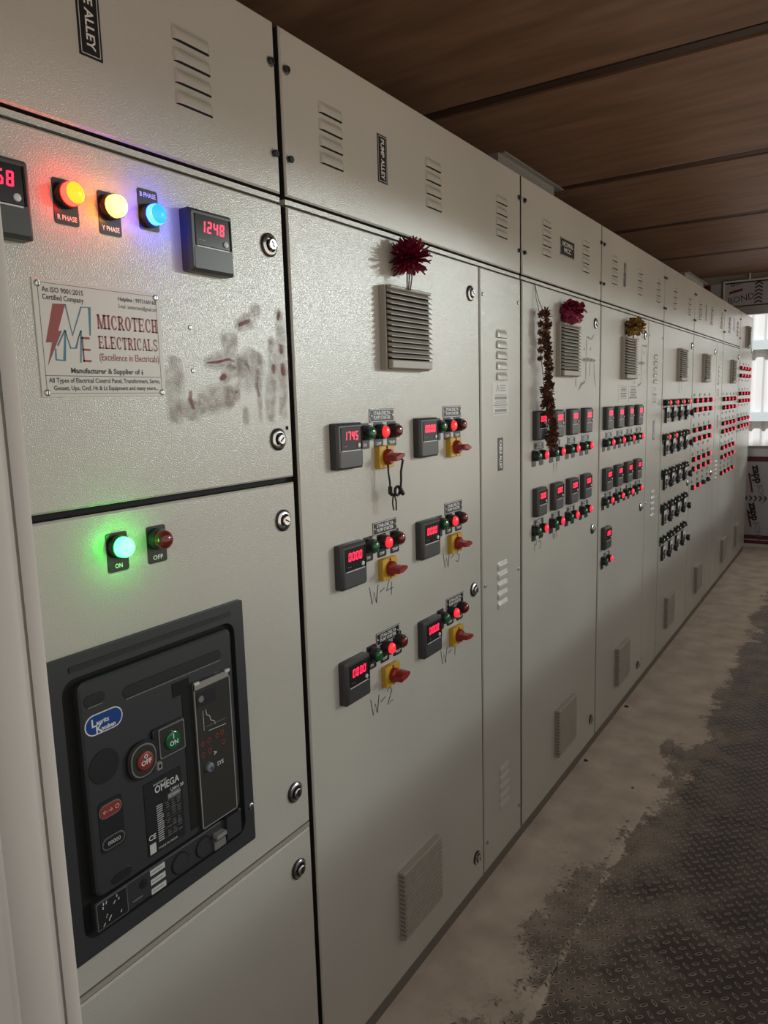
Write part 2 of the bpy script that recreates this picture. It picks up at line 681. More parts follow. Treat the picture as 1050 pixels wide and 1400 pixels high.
# ceiling: plywood panels with recessed battens between
ceiling = put('ceiling', MB().box(XB, XW, YN, YE, ZC + 0.014, ZC + 0.08, DARK).mesh('ceiling', False), kind='structure')
seams = [1.425, 2.745, 4.068, 5.365, 6.68]
edges = [YN] + seams + [YE]
for i in range(len(edges) - 1):
    a = edges[i] + (0.045 if i else 0)
    b = edges[i + 1] - (0.045 if i < len(edges) - 2 else 0)
    put('plywood_panel', MB().box(XB, XW, a, b, ZC, ZC + 0.014, PLY).mesh('plywood_panel', False), ceiling)
for s in seams:
    put('batten', MB().box(XB, XW, s - 0.026, s + 0.026, ZC + 0.003, ZC + 0.014, BATTEN).mesh('batten', False), ceiling)

# walls
put('wall_back', MB().box(XB - 0.05, XB, YN, YE, 0, ZC, WALLGREY).mesh('wall_back', False), kind='structure')
put('wall_near', MB().box(XB, -0.25, YN - 0.05, YN, 0, ZC, WALLWHITE).box(-0.25, XW, YN - 0.05, YN, 2.3, ZC, WALLWHITE).box(-0.25, XW, YN - 0.05, YN, 0, 0.75, WALLWHITE).mesh('wall_near', False), kind='structure')  # unseen opening added to let skylight onto the door post
wr = MB()
wr.box(XW, XW + 0.05, YN, YE, -0.1, 0.90, WALLWHITE)
wr.box(XW, XW + 0.05, YN, YE, 2.17, ZC, WALLWHITE)
wr.box(XW, XW + 0.05, YN, -0.95, 0.90, 2.17, WALLWHITE)
wr.box(XW, XW + 0.05, 7.7, YE, 0.90, 2.17, WALLWHITE)
put('wall_right', wr.mesh('wall_right', False), kind='structure')
# far wall with a wide opening between the two clad strips
wf = MB()
T = 0.05
wf.box(XB, XW, YE, YE + T, -0.1, 1.0, WALLGREY)
wf.box(XB, XW, YE, YE + T, 2.275, ZC, WALLGREY)
wf.box(XB, -0.42, YE, YE + T, 1.0, 2.275, WALLGREY)
wall_far = put('wall_far', wf.mesh('wall_far', False), kind='structure')


def zapp_sheet():
    """film covered composite sheet: printed wordmarks run downwards, chevrons, maroon bars"""
    m = MB()
    y = 0.0
    m.box(-0.62, 0.62, -0.006, 0, 0, 0.86, ACP)
    me = m
    def q(x0, x1, z0, z1, mat, e=0.0072):
        me.add([(x1, -e, z0), (x0, -e, z0), (x0, -e, z1), (x1, -e, z1)], [(3, 2, 1, 0)], mat)
    q(-0.62, 0.62, 0.815, 0.86, ACPRED)
    q(-0.62, 0.62, 0.0, 0.032, ACPRED)
    q(-0.62, 0.62, 0.045, 0.085, ACPRED)

    def word(xc, ztop, e=0.0074):
        vs, fs = text_geo('zapp', 0.165, 0.008, 'LEFT')
        s = 0.185 / (max(v[0] for v in vs) - min(v[0] for v in vs))
        L = max(v[0] for v in vs) * s
        a = -PI / 2 + math.radians(12)
        for (vs2, fs2, off, k, mat) in ((vs, fs, 0.0, s, ACPBLACK), (*text_geo('BOND', 0.12, -0.001, 'LEFT'), L + 0.012, 0.55, ACPGREY)):
            c, sn = math.cos(a), math.sin(a)
            pts = [((vx * k + off), vy * (s if k == s else 0.62)) for vx, vy in vs2]
            me.add([(xc + px * c - py * sn, -e, ztop + px * sn + py * c) for px, py in pts], fs2, mat)

    def bar(xc, zt, zb, w, dx, e=0.0073):
        me.add([(xc, -e, zt), (xc + w, -e, zt), (xc + w + dx, -e, zb), (xc + dx, -e, zb)], [(0, 1, 2, 3)], ACPRED)
    for k in range(-3, 3):
        x = 0.05 + 0.20 * k
        word(x, 0.775)
        word(x - 0.015, 0.405)
        bar(x - 0.062, 0.70, 0.51, 0.018, 0.035)
        bar(x - 0.062, 0.335, 0.165, 0.018, 0.035)
    for k in range(28):                                   # chevrons pointing along the row
        x = -0.6 + 0.043 * k
        for sg in (1, -1):
            z = 0.452
            me.add([(x, -0.0073, z + sg * 0.026), (x + 0.016, -0.0073, z + sg * 0.026), (x + 0.034, -0.0073, z), (x + 0.018, -0.0073, z)],
                   [(0, 1, 2, 3)], ACPBLACK)
    return m.mesh('cladding_sheet', False)


put('cladding_sheet', zapp_sheet(), wall_far, (0.0, YE, 0.035), label='grey film covered sheet printed zapp BOND below the window')


def bond_sheet():
    m = MB()
    m.box(-0.30, 0.80, -0.02, -0.004, 0.0, 0.235, ACP)
    e = 0.0215
    # bright edging
    m.box(-0.315, 0.80, -0.026, -0.002, 0.235, 0.25, SILVER)
    m.box(-0.315, -0.30, -0.026, -0.002, 0.0, 0.235, SILVER)
    m.add([(-0.3, -e, 0), (0.8, -e, 0), (0.8, -e, 0.012), (-0.3, -e, 0.012)], [(0, 1, 2, 3)], ACPBLACK)
    m.add([(-0.3, -e, 0.22), (0.8, -e, 0.22), (0.8, -e, 0.232), (-0.3, -e, 0.232)], [(0, 1, 2, 3)], ACPBLACK)
    for xo in (-0.27, 0.075):
        for (t, x, z, s, mt) in (('BOND', 0.0, 0.055, 0.085, ACPBLACK), ('BO', 0.02, 0.215, 0.075, ACPBLACK)):
            vs, fs = text_geo(t, s, -0.0005, 'LEFT')
            a = math.radians(9)
            c, sn = math.cos(a), math.sin(a)
            pts = [(xo + x + px * 0.95 * c - py * sn, -e, z + px * sn + py * c) for px, py in vs]
            pts = [(p[0], p[1], min(p[2], 0.232)) for p in pts]
            m.add(pts, fs, mt)
        m.add([(xo + 0.01, -e, 0.125), (xo + 0.125, -e, 0.15), (xo + 0.13, -e, 0.172), (xo + 0.01, -e, 0.147)], [(0, 1, 2, 3)], ACPRED)
        for k in range(6):
            z = 0.02 + 0.034 * k
            x = xo + 0.265
            for sg in (-1, 1):
                m.add([(x + sg * 0.034, -e, z), (x + sg * 0.034, -e, z + 0.014), (x, -e, z + 0.034), (x, -e, z + 0.02)],
                      [(0, 1, 2, 3) if sg > 0 else (3, 2, 1, 0)], ACPBLACK)
    return m.mesh('cladding_sheet', False)


put('cladding_sheet', bond_sheet(), wall_far, (0.015, YE, 2.335), label='upper film covered sheet printed BOND with chevron column')
m = MB()
m.box(-0.42, -0.12, -0.008, 0, 0, 0.24, ACP)
m.box(-0.275, -0.215, -0.011, -0.007, 0.0, 0.235, ACPRED)
put('cladding_sheet', m.mesh('cladding_sheet', False), wall_far, (-0.20, YE, 2.33), label='dim sheet strip with maroon bar beside the BOND sheet')
put('pipe_stub', MB().tube([(0, 0, 0), (0, 0, 0.06)], 0.008, WHITE, 10).mesh('pipe_stub'), wall_far, (-0.07, YE - 0.03, 2.585))
put('trim_1', MB().box(-0.42, XW, YE - 0.03, YE + 0.05, 0.90, 0.975, ALU).mesh('trim', False), kind='structure')
put('trim_2', MB().box(-0.42, XW, YE - 0.03, YE + 0.05, 2.255, 2.335, ALU).mesh('trim', False), kind='structure')
put('baseboard_far', MB().box(XB, XW, YE - 0.012, YE, 0.0, 0.033, SILVER).mesh('baseboard', False), kind='structure')

# the window in the far wall: corrugated white sheets and purlins stand outside
win = put('window_1', MB().box(-0.42, -0.40, YE, YE + 0.05, 0.975, 2.255, ALU).box(XW - 0.02, XW, YE, YE + 0.05, 0.975, 2.255, ALU).mesh('window_frame', False), kind='structure')


def corrugated():
    n = 120
    w = 2.6
    v, f = [], []
    for i in range(n + 1):
        x = -1.2 + w * i / n
        ph = (i % 6)
        d = (0, 0, 0.02, 0.022, 0.022, 0.02)[ph]
        v += [(x, -d, 0.0), (x, -d, 3.2)]
    for i in range(n):
        f.append((2 * i, 2 * i + 2, 2 * i + 3, 2 * i + 1))
    me = bpy.data.meshes.new('corrugated_sheet')
    me.from_pydata(v, [], f)
    me.materials.append(SHEETWHITE)
    me.update()
    return me


fence = empty('corrugated_fence', (0, 9.2, -0.3), 'white corrugated sheet fence standing outside the far window', 'fence')
put('corrugated_sheet', corrugated(), fence, (0, 9.2, -0.3))
for z in (1.20, 1.98):
    put('purlin', MB().box(-1.2, 1.4, -0.075, -0.024, 0, 0.10, PURLIN).mesh('purlin', False), fence, (0, 9.2, z))

# yard outside
put('ground', MB().box(-4, 14, -6, 18, -0.5, -0.3, YARD).mesh('ground', False), kind='structure')

# near door frame: folded steel post on the left of the picture
door = empty('door_1', (0.45, 0.25, 0), kind='structure')


def folded(path, z1=2.2, t=0.002, bulge=False):
    """a sheet folded along path (x, y), standing on the floor"""
    zs = [z1 * k / 40 for k in range(41)]
    v, f = [], []
    n = len(path)
    for z in zs:
        for k, (x, y) in enumerate(path):
            v.append((x, y, z))
    for j in range(len(zs) - 1):
        for i in range(n - 1):
            f.append((j * n + i, j * n + i + 1, (j + 1) * n + i + 1, (j + 1) * n + i))
    m = MB()
    m.add(v, f, DOORPAINT)
    return m


me = folded([(-0.056, 0.012), (-0.054, 0.001), (-0.050, -0.001), (-0.006, -0.001), (-0.001, 0.0005), (0.0, 0.003), (-0.004, 0.010)]).mesh('door_stile')
for v in me.vertices:                                     # a dent in the outer edge
    d = math.exp(-((v.co.z - 1.13) / 0.012) ** 2)
    if v.co.x > -0.01:
        v.co.x -= 0.004 * d
        v.co.y += 0.003 * d
put('door_stile', me, door, (0.4825, 0.25, 0), label='white painted folded door stile with a dent')
put('door_gasket', MB().box(-0.006, 0.004, 0, 0.004, 0, 2.2, PAINT_IN).mesh('door_gasket', False), door, (0.485, 0.256, 0))
put('frame_post', folded([(0, 0.010), (0, 0.001), (0.002, 0.0), (0.0172, 0.0), (0.0182, 0.0004), (0.009, 0.004)]).mesh('frame_post'), door, (0.4885, 0.2505, 0))
put('door_leaf', MB().box(-0.30, 0.0, 0, 0.012, 0, 2.2, DOORPAINT).mesh('door_leaf', False), door, (0.420, 0.250, 0))


# ------------------------------------------------------------------ small device meshes (local: x out of the door, y along, z up)
def m_louver():
    """pressed hood, open along its lower edge"""
    m = MB()
    ny, nz = 13, 7
    w, h, d = 0.076, 0.024, 0.0062
    v, f = [], []
    for j in range(nz + 1):
        t = (j / nz) ** 1.4
        for i in range(ny + 1):
            s = 0.5 - 0.5 * math.cos(PI * i / ny)
            e = min(1.0, min(s, 1 - s) / 0.13)
            e = math.sqrt(max(0, 1 - (1 - e) ** 2))
            r = min(1.0, t / 0.55)
            r = r * r * (3 - 2 * r)
            v.append((0.0002 + d * e * r, -w / 2 + w * s, h / 2 - h * t))
    for j in range(nz):
        for i in range(ny):
            a = j * (ny + 1) + i
            f.append((a, a + ny + 1, a + ny + 2, a + 1))
    m.add(v, f, PAINT)
    o = nz * (ny + 1)
    low = [v[o + i] for i in range(ny + 1)]
    bk = [(0.0002, p[1], p[2] - 0.0006) for p in low]
    m.add(low + bk, [(i, i + 1, i + 1 + ny + 1, i + ny + 1) for i in range(ny)], DARK)
    return m.mesh('louver', True, 75)


def m_lock():
    m = MB()
    m.lathe([(0, 0.021), (0.003, 0.021), (0.0045, 0.0185)], PLATE, 24, cap=False)
    m.lathe([(0.0045, 0.0185), (0.006, 0.016), (0.0065, 0.0135)], CHROME, 24, cap=False)
    m.lathe([(0.0065, 0.0135), (0.003, 0.0125)], BLACK, 24, cap=False)
    m.lathe([(0.003, 0.0125), (0.0028, 0.0100)], BLACK, 24, cap=False)
    m.lathe([(0.0028, 0.0100), (0.011, 0.0098), (0.012, 0.0085)], CHROME, 24)
    return m.mesh('door_lock')


def m_slot():
    return MB().box(0.0118, 0.0126, -0.0012, 0.0012, -0.006, 0.006, DARK).mesh('key_slot', False)


def m_bolt():
    m = MB()
    m.lathe([(0, 0.009), (0.0015, 0.009)], STEEL, 12)
    m.lathe([(0.0015, 0.0065), (0.007, 0.0065), (0.008, 0.0052)], BLACK, 6)
    return m.mesh('bolt')


def m_screw():
    m = MB()
    m.lathe([(0, 0.0062), (0.002, 0.006), (0.0032, 0.004)], STEEL, 10)
    m.quad(-0.0008, 0.0008, -0.004, 0.004, 0.0034, DARK)
    return m.mesh('screw')


def m_bezel(r=0.0195, h=0.015):
    m = MB()
    m.lathe([(0, r), (h * 0.75, r), (h, r * 0.93), (h, r * 0.80)], BLACK, 24)
    return m.mesh('pilot_lamp')


def m_lens(mat, r=0.0155, h0=0.015, h1=0.031):
    m = MB()
    pr = [(h0 - 0.001, r)]
    k = h1 - h0
    for a in (0, 25, 50, 70, 84):
        t = math.radians(a)
        pr.append((h0 + k * 0.4 + k * 0.6 * math.sin(t), r * math.cos(t) if a else r))
    hot = HOT.get(mat.name)
    if hot:
        m.lathe(pr[:3], mat, 22, cap=False)
        m.lathe(pr[2:], hot, 22)
    else:
        m.lathe(pr, mat, 22)
    return m.mesh('lens', True, 60)


def m_legend(txt, w=0.037, z0=-0.038, inverted=False):
    m = MB()
    s = -1 if inverted else 1
    pts = rrect(-w / 2, w / 2, z0, 0.021, 0.004) if not inverted else rrect(-w / 2, w / 2, -0.021, -z0, 0.004)
    m.prism(pts, 0, 0.0012, PLATE)
    if txt:
        put_text(m, txt, 0, s * (z0 + 0.0085), 0.0016, 0.0095, WHITE, 0.0002, 'CENTER', width=min(w * 0.8, 0.0065 * len(txt)))
    return m.mesh('legend_plate', False)


def lamp(cab, y, z, mat, label=None, legend='', big=False, plate=True, inverted=False):
    r = 0.0175 if big else 0.0168
    o = put('pilot_lamp', cached(('bz', big), lambda: m_bezel(r, 0.012 if big else 0.018)), cab, (0.0012 if plate else 0, y, z), label=label)
    ln = cached(('ln', mat.name, big), lambda: m_lens(mat, 0.0152 if big else 0.0128, 0.012 if big else 0.018, 0.029 if big else 0.027))
    put('lens', ln, o, (0.0012 if plate else 0, y, z))
    if plate:
        put('legend_plate', cached(('lg', legend, inverted, big), lambda: m_legend(legend, inverted=inverted, z0=-0.038 if big else -0.036)), o, (0, y, z))
    return o


def m_meter(w=0.094, h=0.097):
    m = MB()
    m.prism(rrect(-w / 2, w / 2, -h / 2, h / 2, 0.004, 2), 0, 0.021, METER, c=0.005)
    # raised lip under the window and the lower flap line
    m.box(0.021, 0.0222, -0.034, 0.034, -0.0105, -0.0085, SILVER)
    m.box(0.021, 0.0216, -0.039, 0.039, -0.0435, -0.012, METER)
    return m.mesh('panel_meter')


def m_window():
    m = MB()
    m.prism([(-0.036, -0.008), (0.036, -0.008), (0.036, 0.040), (-0.036, 0.040)], 0.021, 0.0224, WINDOW, c=0.0006)
    m.box(0.021, 0.0235, 0.036, 0.0385, -0.008, 0.040, DARK)
    put_text(m, '\u00b7 \u00b7\u00b7', -0.03, 0.0, 0.0227, 0.012, SILVER)
    return m.mesh('display_window', False)


def m_digits(s):
    m = MB()
    y0 = -0.026
    seven_seg(m, s, y0, 0.0125, 0.0227, 0.0185, LED)
    return m.mesh('digits', False)


def m_button():
    return MB().lathe([(0.0222, 0.005), (0.0245, 0.0048), (0.0252, 0.003)], SILVER, 12).mesh('button')


def meter(cab, y, z, digits='0000', w=0.096):
    k = w / 0.096
    o = put('panel_meter', cached('mt', m_meter), cab, (0, y, z))
    o.scale = (1, k, 1)
    put('display_window', cached('mw', m_window), o, (0, y, z))
    put('digits', cached(('md', digits), lambda: m_digits(digits)), o, (0, y, z), label='red glowing digits %s' % digits)
    put('button', cached('mbn', m_button), o, (0, y, z))
    bt = [c for c in o.children if c.name.startswith('button')][0]
    bt.location = (0, 0.026, 0.0005)
    return o


def m_name(lines, w=0.102, h=0.03):
    m = MB()
    m.prism([(-w / 2, -h / 2), (w / 2, -h / 2), (w / 2, h / 2), (-w / 2, h / 2)], 0, 0.0012, PLATE)
    t = 0.0016
    for (a, b, c, d) in ((-w / 2 + .001, w / 2 - .001, h / 2 - .001 - t, h / 2 - .001), (-w / 2 + .001, w / 2 - .001, -h / 2 + .001, -h / 2 + .001 + t),
                         (-w / 2 + .001, -w / 2 + .001 + t, -h / 2 + .001, h / 2 - .001), (w / 2 - .001 - t, w / 2 - .001, -h / 2 + .001, h / 2 - .001)):
        m.quad(a, b, c, d, 0.0014, SILVER)
    for s in (-1, 1):
        m.lathe([(0.0012, 0.003), (0.003, 0.0022)], CHROME, 8, cy=s * (w / 2 - 0.007))
    hh = h / (len(lines) + 0.9)
    for i, ln in enumerate(lines):
        z = (len(lines) / 2 - 0.5 - i) * hh * 0.98
        put_text(m, ln, 0, z, 0.0015, hh * 1.05, WHITE, 0.0003, 'CENTER', width=(w - 0.032) * min(1, 0.45 + 0.06 * len(ln)))
    return m.mesh('nameplate', False)


def m_switch_plate():
    m = MB()
    m.prism(rrect(-0.031, 0.031, -0.0255, 0.0255, 0.003, 2), 0, 0.014, YELLOW, c=0.0015)
    m.lathe([(0.014, 0.0035), (0.0143, 0.0035)], DARK, 8, cy=0.0, cz=0.0215)
    m.lathe([(0.014, 0.0025), (0.0143, 0.0025)], DARK, 8, cy=0.0, cz=-0.0215)
    return m.mesh('rotary_switch')


def m_switch_knob(mat=None):
    mat = mat or REDKNOB
    m = MB()
    m.lathe([(0.014, 0.0185), (0.022, 0.0178), (0.026, 0.014)], mat, 20)
    # wing handle, drawn to a point on one side
    out = [(-0.017, -0.006), (0.006, -0.0085), (0.024, -0.003), (0.024, 0.003), (0.006, 0.0085), (-0.017, 0.006)]
    m.prism(out, 0.020, 0.049, mat, c=0.003)
    return m.mesh('knob')


def rotary(cab, y, z, rot=0.0):
    o = put('rotary_switch', cached('rs', m_switch_plate), cab, (0, y, z), label='yellow switch plate with a red knob')
    put('knob', cached('rk', m_switch_knob), o, (0, y, z), rot=(rot, 0, 0), label='red knob')
    return o


def m_filter_box(w=0.195, h=0.186, d=0.030):
    m = MB()
    m.prism([(-w / 2, -h / 2), (w / 2, -h / 2), (w / 2, h / 2), (-w / 2, h / 2)], 0, d * 0.62, FILTER, c=0.002, top=DARK)  # face behind the slats coloured black for the shade in the gaps
    m.prism([(-w / 2 + .006, -h / 2 + .003), (w / 2 - .006, -h / 2 + .003), (w / 2 - .006, -h / 2 + .022), (-w / 2 + .006, -h / 2 + .022)], d * 0.6, d, FILTER, c=0.002)
    m.prism([(-w / 2 + .006, h / 2 - .008), (w / 2 - .006, h / 2 - .008), (w / 2 - .006, h / 2 - .001), (-w / 2 + .006, h / 2 - .001)], d * 0.6, d, FILTER, c=0.002)
    return m.mesh('fan_filter', False)


def m_slat(w=0.186):
    """one sloping louvre slat"""
    m = MB()
    pr = [(0.017, 0.0062), (0.0305, -0.0035), (0.0305, -0.0052), (0.017, -0.0012)]
    n = len(pr)
    v = [(x, y, z) for y in (-w / 2, w / 2) for x, z in pr]
    f = [(i, (i + 1) % n, n + (i + 1) % n, n + i) for i in range(n)] + [tuple(range(n - 1, -1, -1)), tuple(range(n, 2 * n))]
    m.add(v, f, FILTER)
    return m.mesh('slat', False)


def fan_filter(cab, y, z):
    o = put('fan_filter', cached('ff', m_filter_box), cab, (0, y, z))
    for k in range(13):
        put('slat', cached('fs', m_slat), o, (0, y, z + 0.080 - 0.0118 * k))
    return o


def m_vent(w=0.195, h=0.186, d=0.02):
    m = MB()
    m.prism([(-w / 2, -h / 2), (w / 2, -h / 2), (w / 2, h / 2), (-w / 2, h / 2)], 0, d, FILTER, c=0.002)
    for k in range(14):                                   # shallow horizontal ribs
        z = -h / 2 + 0.012 + k * 0.0124
        m.box(d, d + 0.0022, -w / 2 + 0.005, w / 2 - 0.005, z, z + 0.0085, FILTER)
        m.box(0.004, d, -w / 2 - 0.0008, -w / 2, z, z + 0.005, PAINT_IN)
    return m.mesh('lower_filter', False)


def lower_filter(cab, y, z=0.255):
    return put('lower_filter', cached('lf', m_vent), cab, (0, y, z))


def m_sticker_v(txt, w=0.038, h=0.100):
    m = MB()
    m.prism([(-w / 2, -h / 2), (w / 2, -h / 2), (w / 2, h / 2), (-w / 2, h / 2)], 0, 0.0008, PLATE)
    t = 0.0012
    a, b = w / 2 - 0.003, h / 2 - 0.003
    for r in ((-a, a, b - t, b), (-a, a, -b, -b + t), (-a, -a + t, -b, b), (a - t, a, -b, b)):
        m.quad(*r, 0.0010, SILVER)
    put_text(m, txt, 0, 0, 0.0011, 0.019, WHITE, 0.0004, 'CENTER', ang=-PI / 2, width=h * 0.84)
    return m.mesh('vertical_sticker', False)


def panel(y0, y1, z0, z1, t=0.02):
    """painted sheet panel with a chamfered front and black rubber sealed sides"""
    m = MB()
    m.prism([(y0, z0), (y1, z0), (y1, z1), (y0, z1)], -t, -0.0045, GASKET)
    m.f.pop()
    m.m.pop()
    return m.prism([(y0, z0), (y1, z0), (y1, z1), (y0, z1)], -0.0045, 0.0, PAINT, c=0.003)


def m_door(y0, y1, z0, z1, t=0.02):
    return panel(y0, y1, z0, z1, t).mesh('door', False)


def stroke_mesh(name, strokes, mat, x=0.0006):
    """soft-edged smears: ribbons whose 'edge' value is 0 on the rim"""
    v, f, e = [], [], []
    for pts, w in strokes:
        P = [Vector(p) for p in pts]
        Q = []
        for a, b in zip(P[:-1], P[1:]):
            for k in range(6):
                Q.append(a.lerp(b, k / 6))
        Q.append(P[-1])
        n = len(Q)
        o = len(v)
        for k, p in enumerate(Q):
            d = (Q[min(k + 1, n - 1)] - Q[max(k - 1, 0)]).normalized()
            nn = Vector((-d.y, d.x))
            ww = w * (0.55 + 0.45 * math.sin(PI * (k + 0.6) / (n + 0.2))) * (1 + 0.35 * noise.noise(Vector((p.x * 60, p.y * 60, 1))))
            for s in (-1, -0.5, 0, 0.5, 1):
                v.append((x, p.x + nn.x * s * ww * 0.75, p.y + nn.y * s * ww * 0.75))
                end = 0.0 if k in (0, n - 1) else 1.0
                e.append((1 - abs(s)) * end)
        for k in range(n - 1):
            for s in range(4):
                a = o + k * 5 + s
                f.append((a, a + 1, a + 6, a + 5))
        x += 0.00004
    me = bpy.data.meshes.new(name)
    me.from_pydata(v, [], f)
    me.materials.append(mat)
    at = me.attributes.new('edge', 'FLOAT', 'POINT')
    at.data.foreach_set('value', e)
    me.update()
    return me


HAND = {'W': [[(0, 1), (.22, 0), (.42, .62), (.62, 0), (.85, 1)]], '-': [[(0, .45), (.5, .6)]],
        '4': [[(.35, 1), (0, .35), (.7, .4)], [(.55, .75), (.5, 0)]], '3': [[(0, .95), (.5, .95), (.2, .6), (.55, .35), (.35, 0), (0, .1)]],
        '2': [[(0, .8), (.3, 1), (.5, .7), (0, 0), (.6, .1)]], '1': [[(.1, .8), (.3, 1), (.25, 0)]],
        'P': [[(0, 0), (.1, 1), (.5, .85), (.45, .5), (.08, .45)]], '5': [[(.5, 1), (.1, .95), (.05, .55), (.5, .5), (.45, .1), (0, 0)]]}


def m_hand(s, size):
    m = MB()
    y = 0
    for ch in s:
        for st in HAND[ch]:
            m.stroke([(y + a * size, b * size + y * 0.05) for a, b in st], 0.0022, 0.0006, INK)
        y += size * (0.7 if ch == '-' else 0.98)
    return m.mesh('handwriting', False)


# ------------------------------------------------------------------ cabinets
ZT, ZG0, ZG1, ZP = 2.2, 1.889, 1.908, 0.045
SEAM = dict(A=(0.30, 1.105), B=(1.105, 2.233), C=(2.233, 3.067), D=(3.067, 4.179), E=(4.179, 4.995), F=(4.995, 6.132), G=(6.132, 6.98), H=(6.98, 7.794))
LABELS = dict(
    A='grey cabinet with black circuit breaker, maker plate and glowing phase lamps',
    B='grey motor starter cabinet with six charcoal meters and yellow red switches',
    C='grey cabinet behind the marigold garland, with eight narrow meters',
    D='grey cabinet with ochre flower above its filter and nine meters',
    E='grey cabinet with five rows of black selector switches',
    F='grey cabinet with red lamp rows and narrow side door, past the selector switches',
    G='grey cabinet with red lamp rows, second from the far end',
    H='tall undivided grey cabinet at the far end with filter near its top')
G = 0.0078
CAB = {}


def cabinet(k, strip=None, split_top=True):
    y0, y1 = SEAM[k]
    c = empty('control_cabinet', (-0.30, (y0 + y1) / 2, 0), LABELS[k], 'cabinet', 'row of grey control cabinets')
    CAB[k] = c
    body = MB()
    body.box(-0.60, -0.021, y0 + 0.002, y1 - 0.002, ZP - 0.005, ZT - 0.002, PAINT_IN)
    put('body', body.mesh('body', False), c)
    put('plinth', MB().box(-0.60, -0.006, y0 + 0.0005, y1 - 0.0005, 0.0, ZP - 0.006, PLINTH).mesh('plinth', False), c)
    put('gasket', MB().box(-0.021, -0.0195, y0 + 0.002, y1 - 0.002, ZP, ZT - 0.004, GASKET).mesh('gasket', False), c)
    ys = [y0 + G] + ([strip - 0.0045, strip + 0.0045] if strip else []) + [y1 - G]
    zt = ZG0 if split_top else ZT
    if split_top:
        put('top_panel', panel(y0 + G, y1 - G, ZG1, ZT).mesh('top_panel', False), c)
        put('rain_strip', MB().box(-0.02, -0.004, y0 + G, y1 - G, ZG0 + 0.0045, ZG0 + 0.0135, PAINT).mesh('rain_strip', False), c)
        for yy in (y0 + 0.021, y1 - 0.021):
            for z in (2.129, 1.974):
                put('bolt', cached('bolt', m_bolt), c, (0, yy, z))
    if k != 'A':
        put('door', m_door(ys[0], ys[1], ZP, zt), c)
    if strip:
        put('side_door', m_door(ys[2], ys[3], ZP, zt), c)
        for yy in (ys[2] + 0.017, ys[3] - 0.02):
            for z in (1.817, 0.972, 0.14):
                put('screw', cached('screw', m_screw), c, (0, yy, z))
    return c


def louvers(c, y, z0=2.097, n=4, dz=0.031):
    for i in range(n):
        put('louver', cached('lv', m_louver), c, (0, y, z0 - i * dz))


def lock(c, y, z, rot=0.0, label=None):
    o = put('door_lock', cached('lk', m_lock), c, (0, y, z), label=label)
    put('key_slot', cached('ks', m_slot), o, (0, y, z), rot=(rot, 0, 0))


# ---- cabinet A
c = cabinet('A')
for z0, z1 in ((1.386, ZG0), (0.664, 1.375), (ZP, 0.650)):
    put('door', m_door(SEAM['A'][0] + G, SEAM['A'][1] - G, z0, z1), c)
put('rain_strip', MB().box(-0.02, -0.002, SEAM['A'][0] + G, SEAM['A'][1] - G, 0.6525, 0.661, FILTER).mesh('rain_strip', False), c)
louvers(c, 0.895)
put('vertical_sticker', cached('sv2', lambda: m_sticker_v('CABLE ALLEY', 0.037, 0.135)), c, (0, 0.7075, 2.072), label='black sticker reading CABLE ALLEY')
lamp(c, 0.647, 1.8115, A_RED, 'red glowing phase lamp', 'R PHASE', True)
lamp(c, 0.7165, 1.8095, A_YEL, 'yellow glowing phase lamp', 'Y PHASE', True)
lamp(c, 0.787, 1.811, A_BLU, 'blue glowing phase lamp under its label', 'B PHASE', True, inverted=True)
meter(c, 0.537, 1.788, '1268', 0.098)
meter(c, 0.897, 1.787, '1248', 0.100)
for y, z, r in ((1.056, 1.811, 0.5), (1.055, 1.460, -0.9), (1.058, 1.305, 1.1), (1.053, 0.749, 0.2), (1.053, 0.580, 0.0)):
    lock(c, y, z, r)
lamp(c, 0.683, 1.322, A_GRN, 'green glowing lamp', 'ON', True)
lamp(c, 0.756, 1.321, RL, 'unlit dark red lamp', 'OFF', True)
for z in (1.652, 1.583):
    put('screw', cached('screw', m_screw), c, (0, 0.855, z), scale=(0.6, 0.6, 0.6))


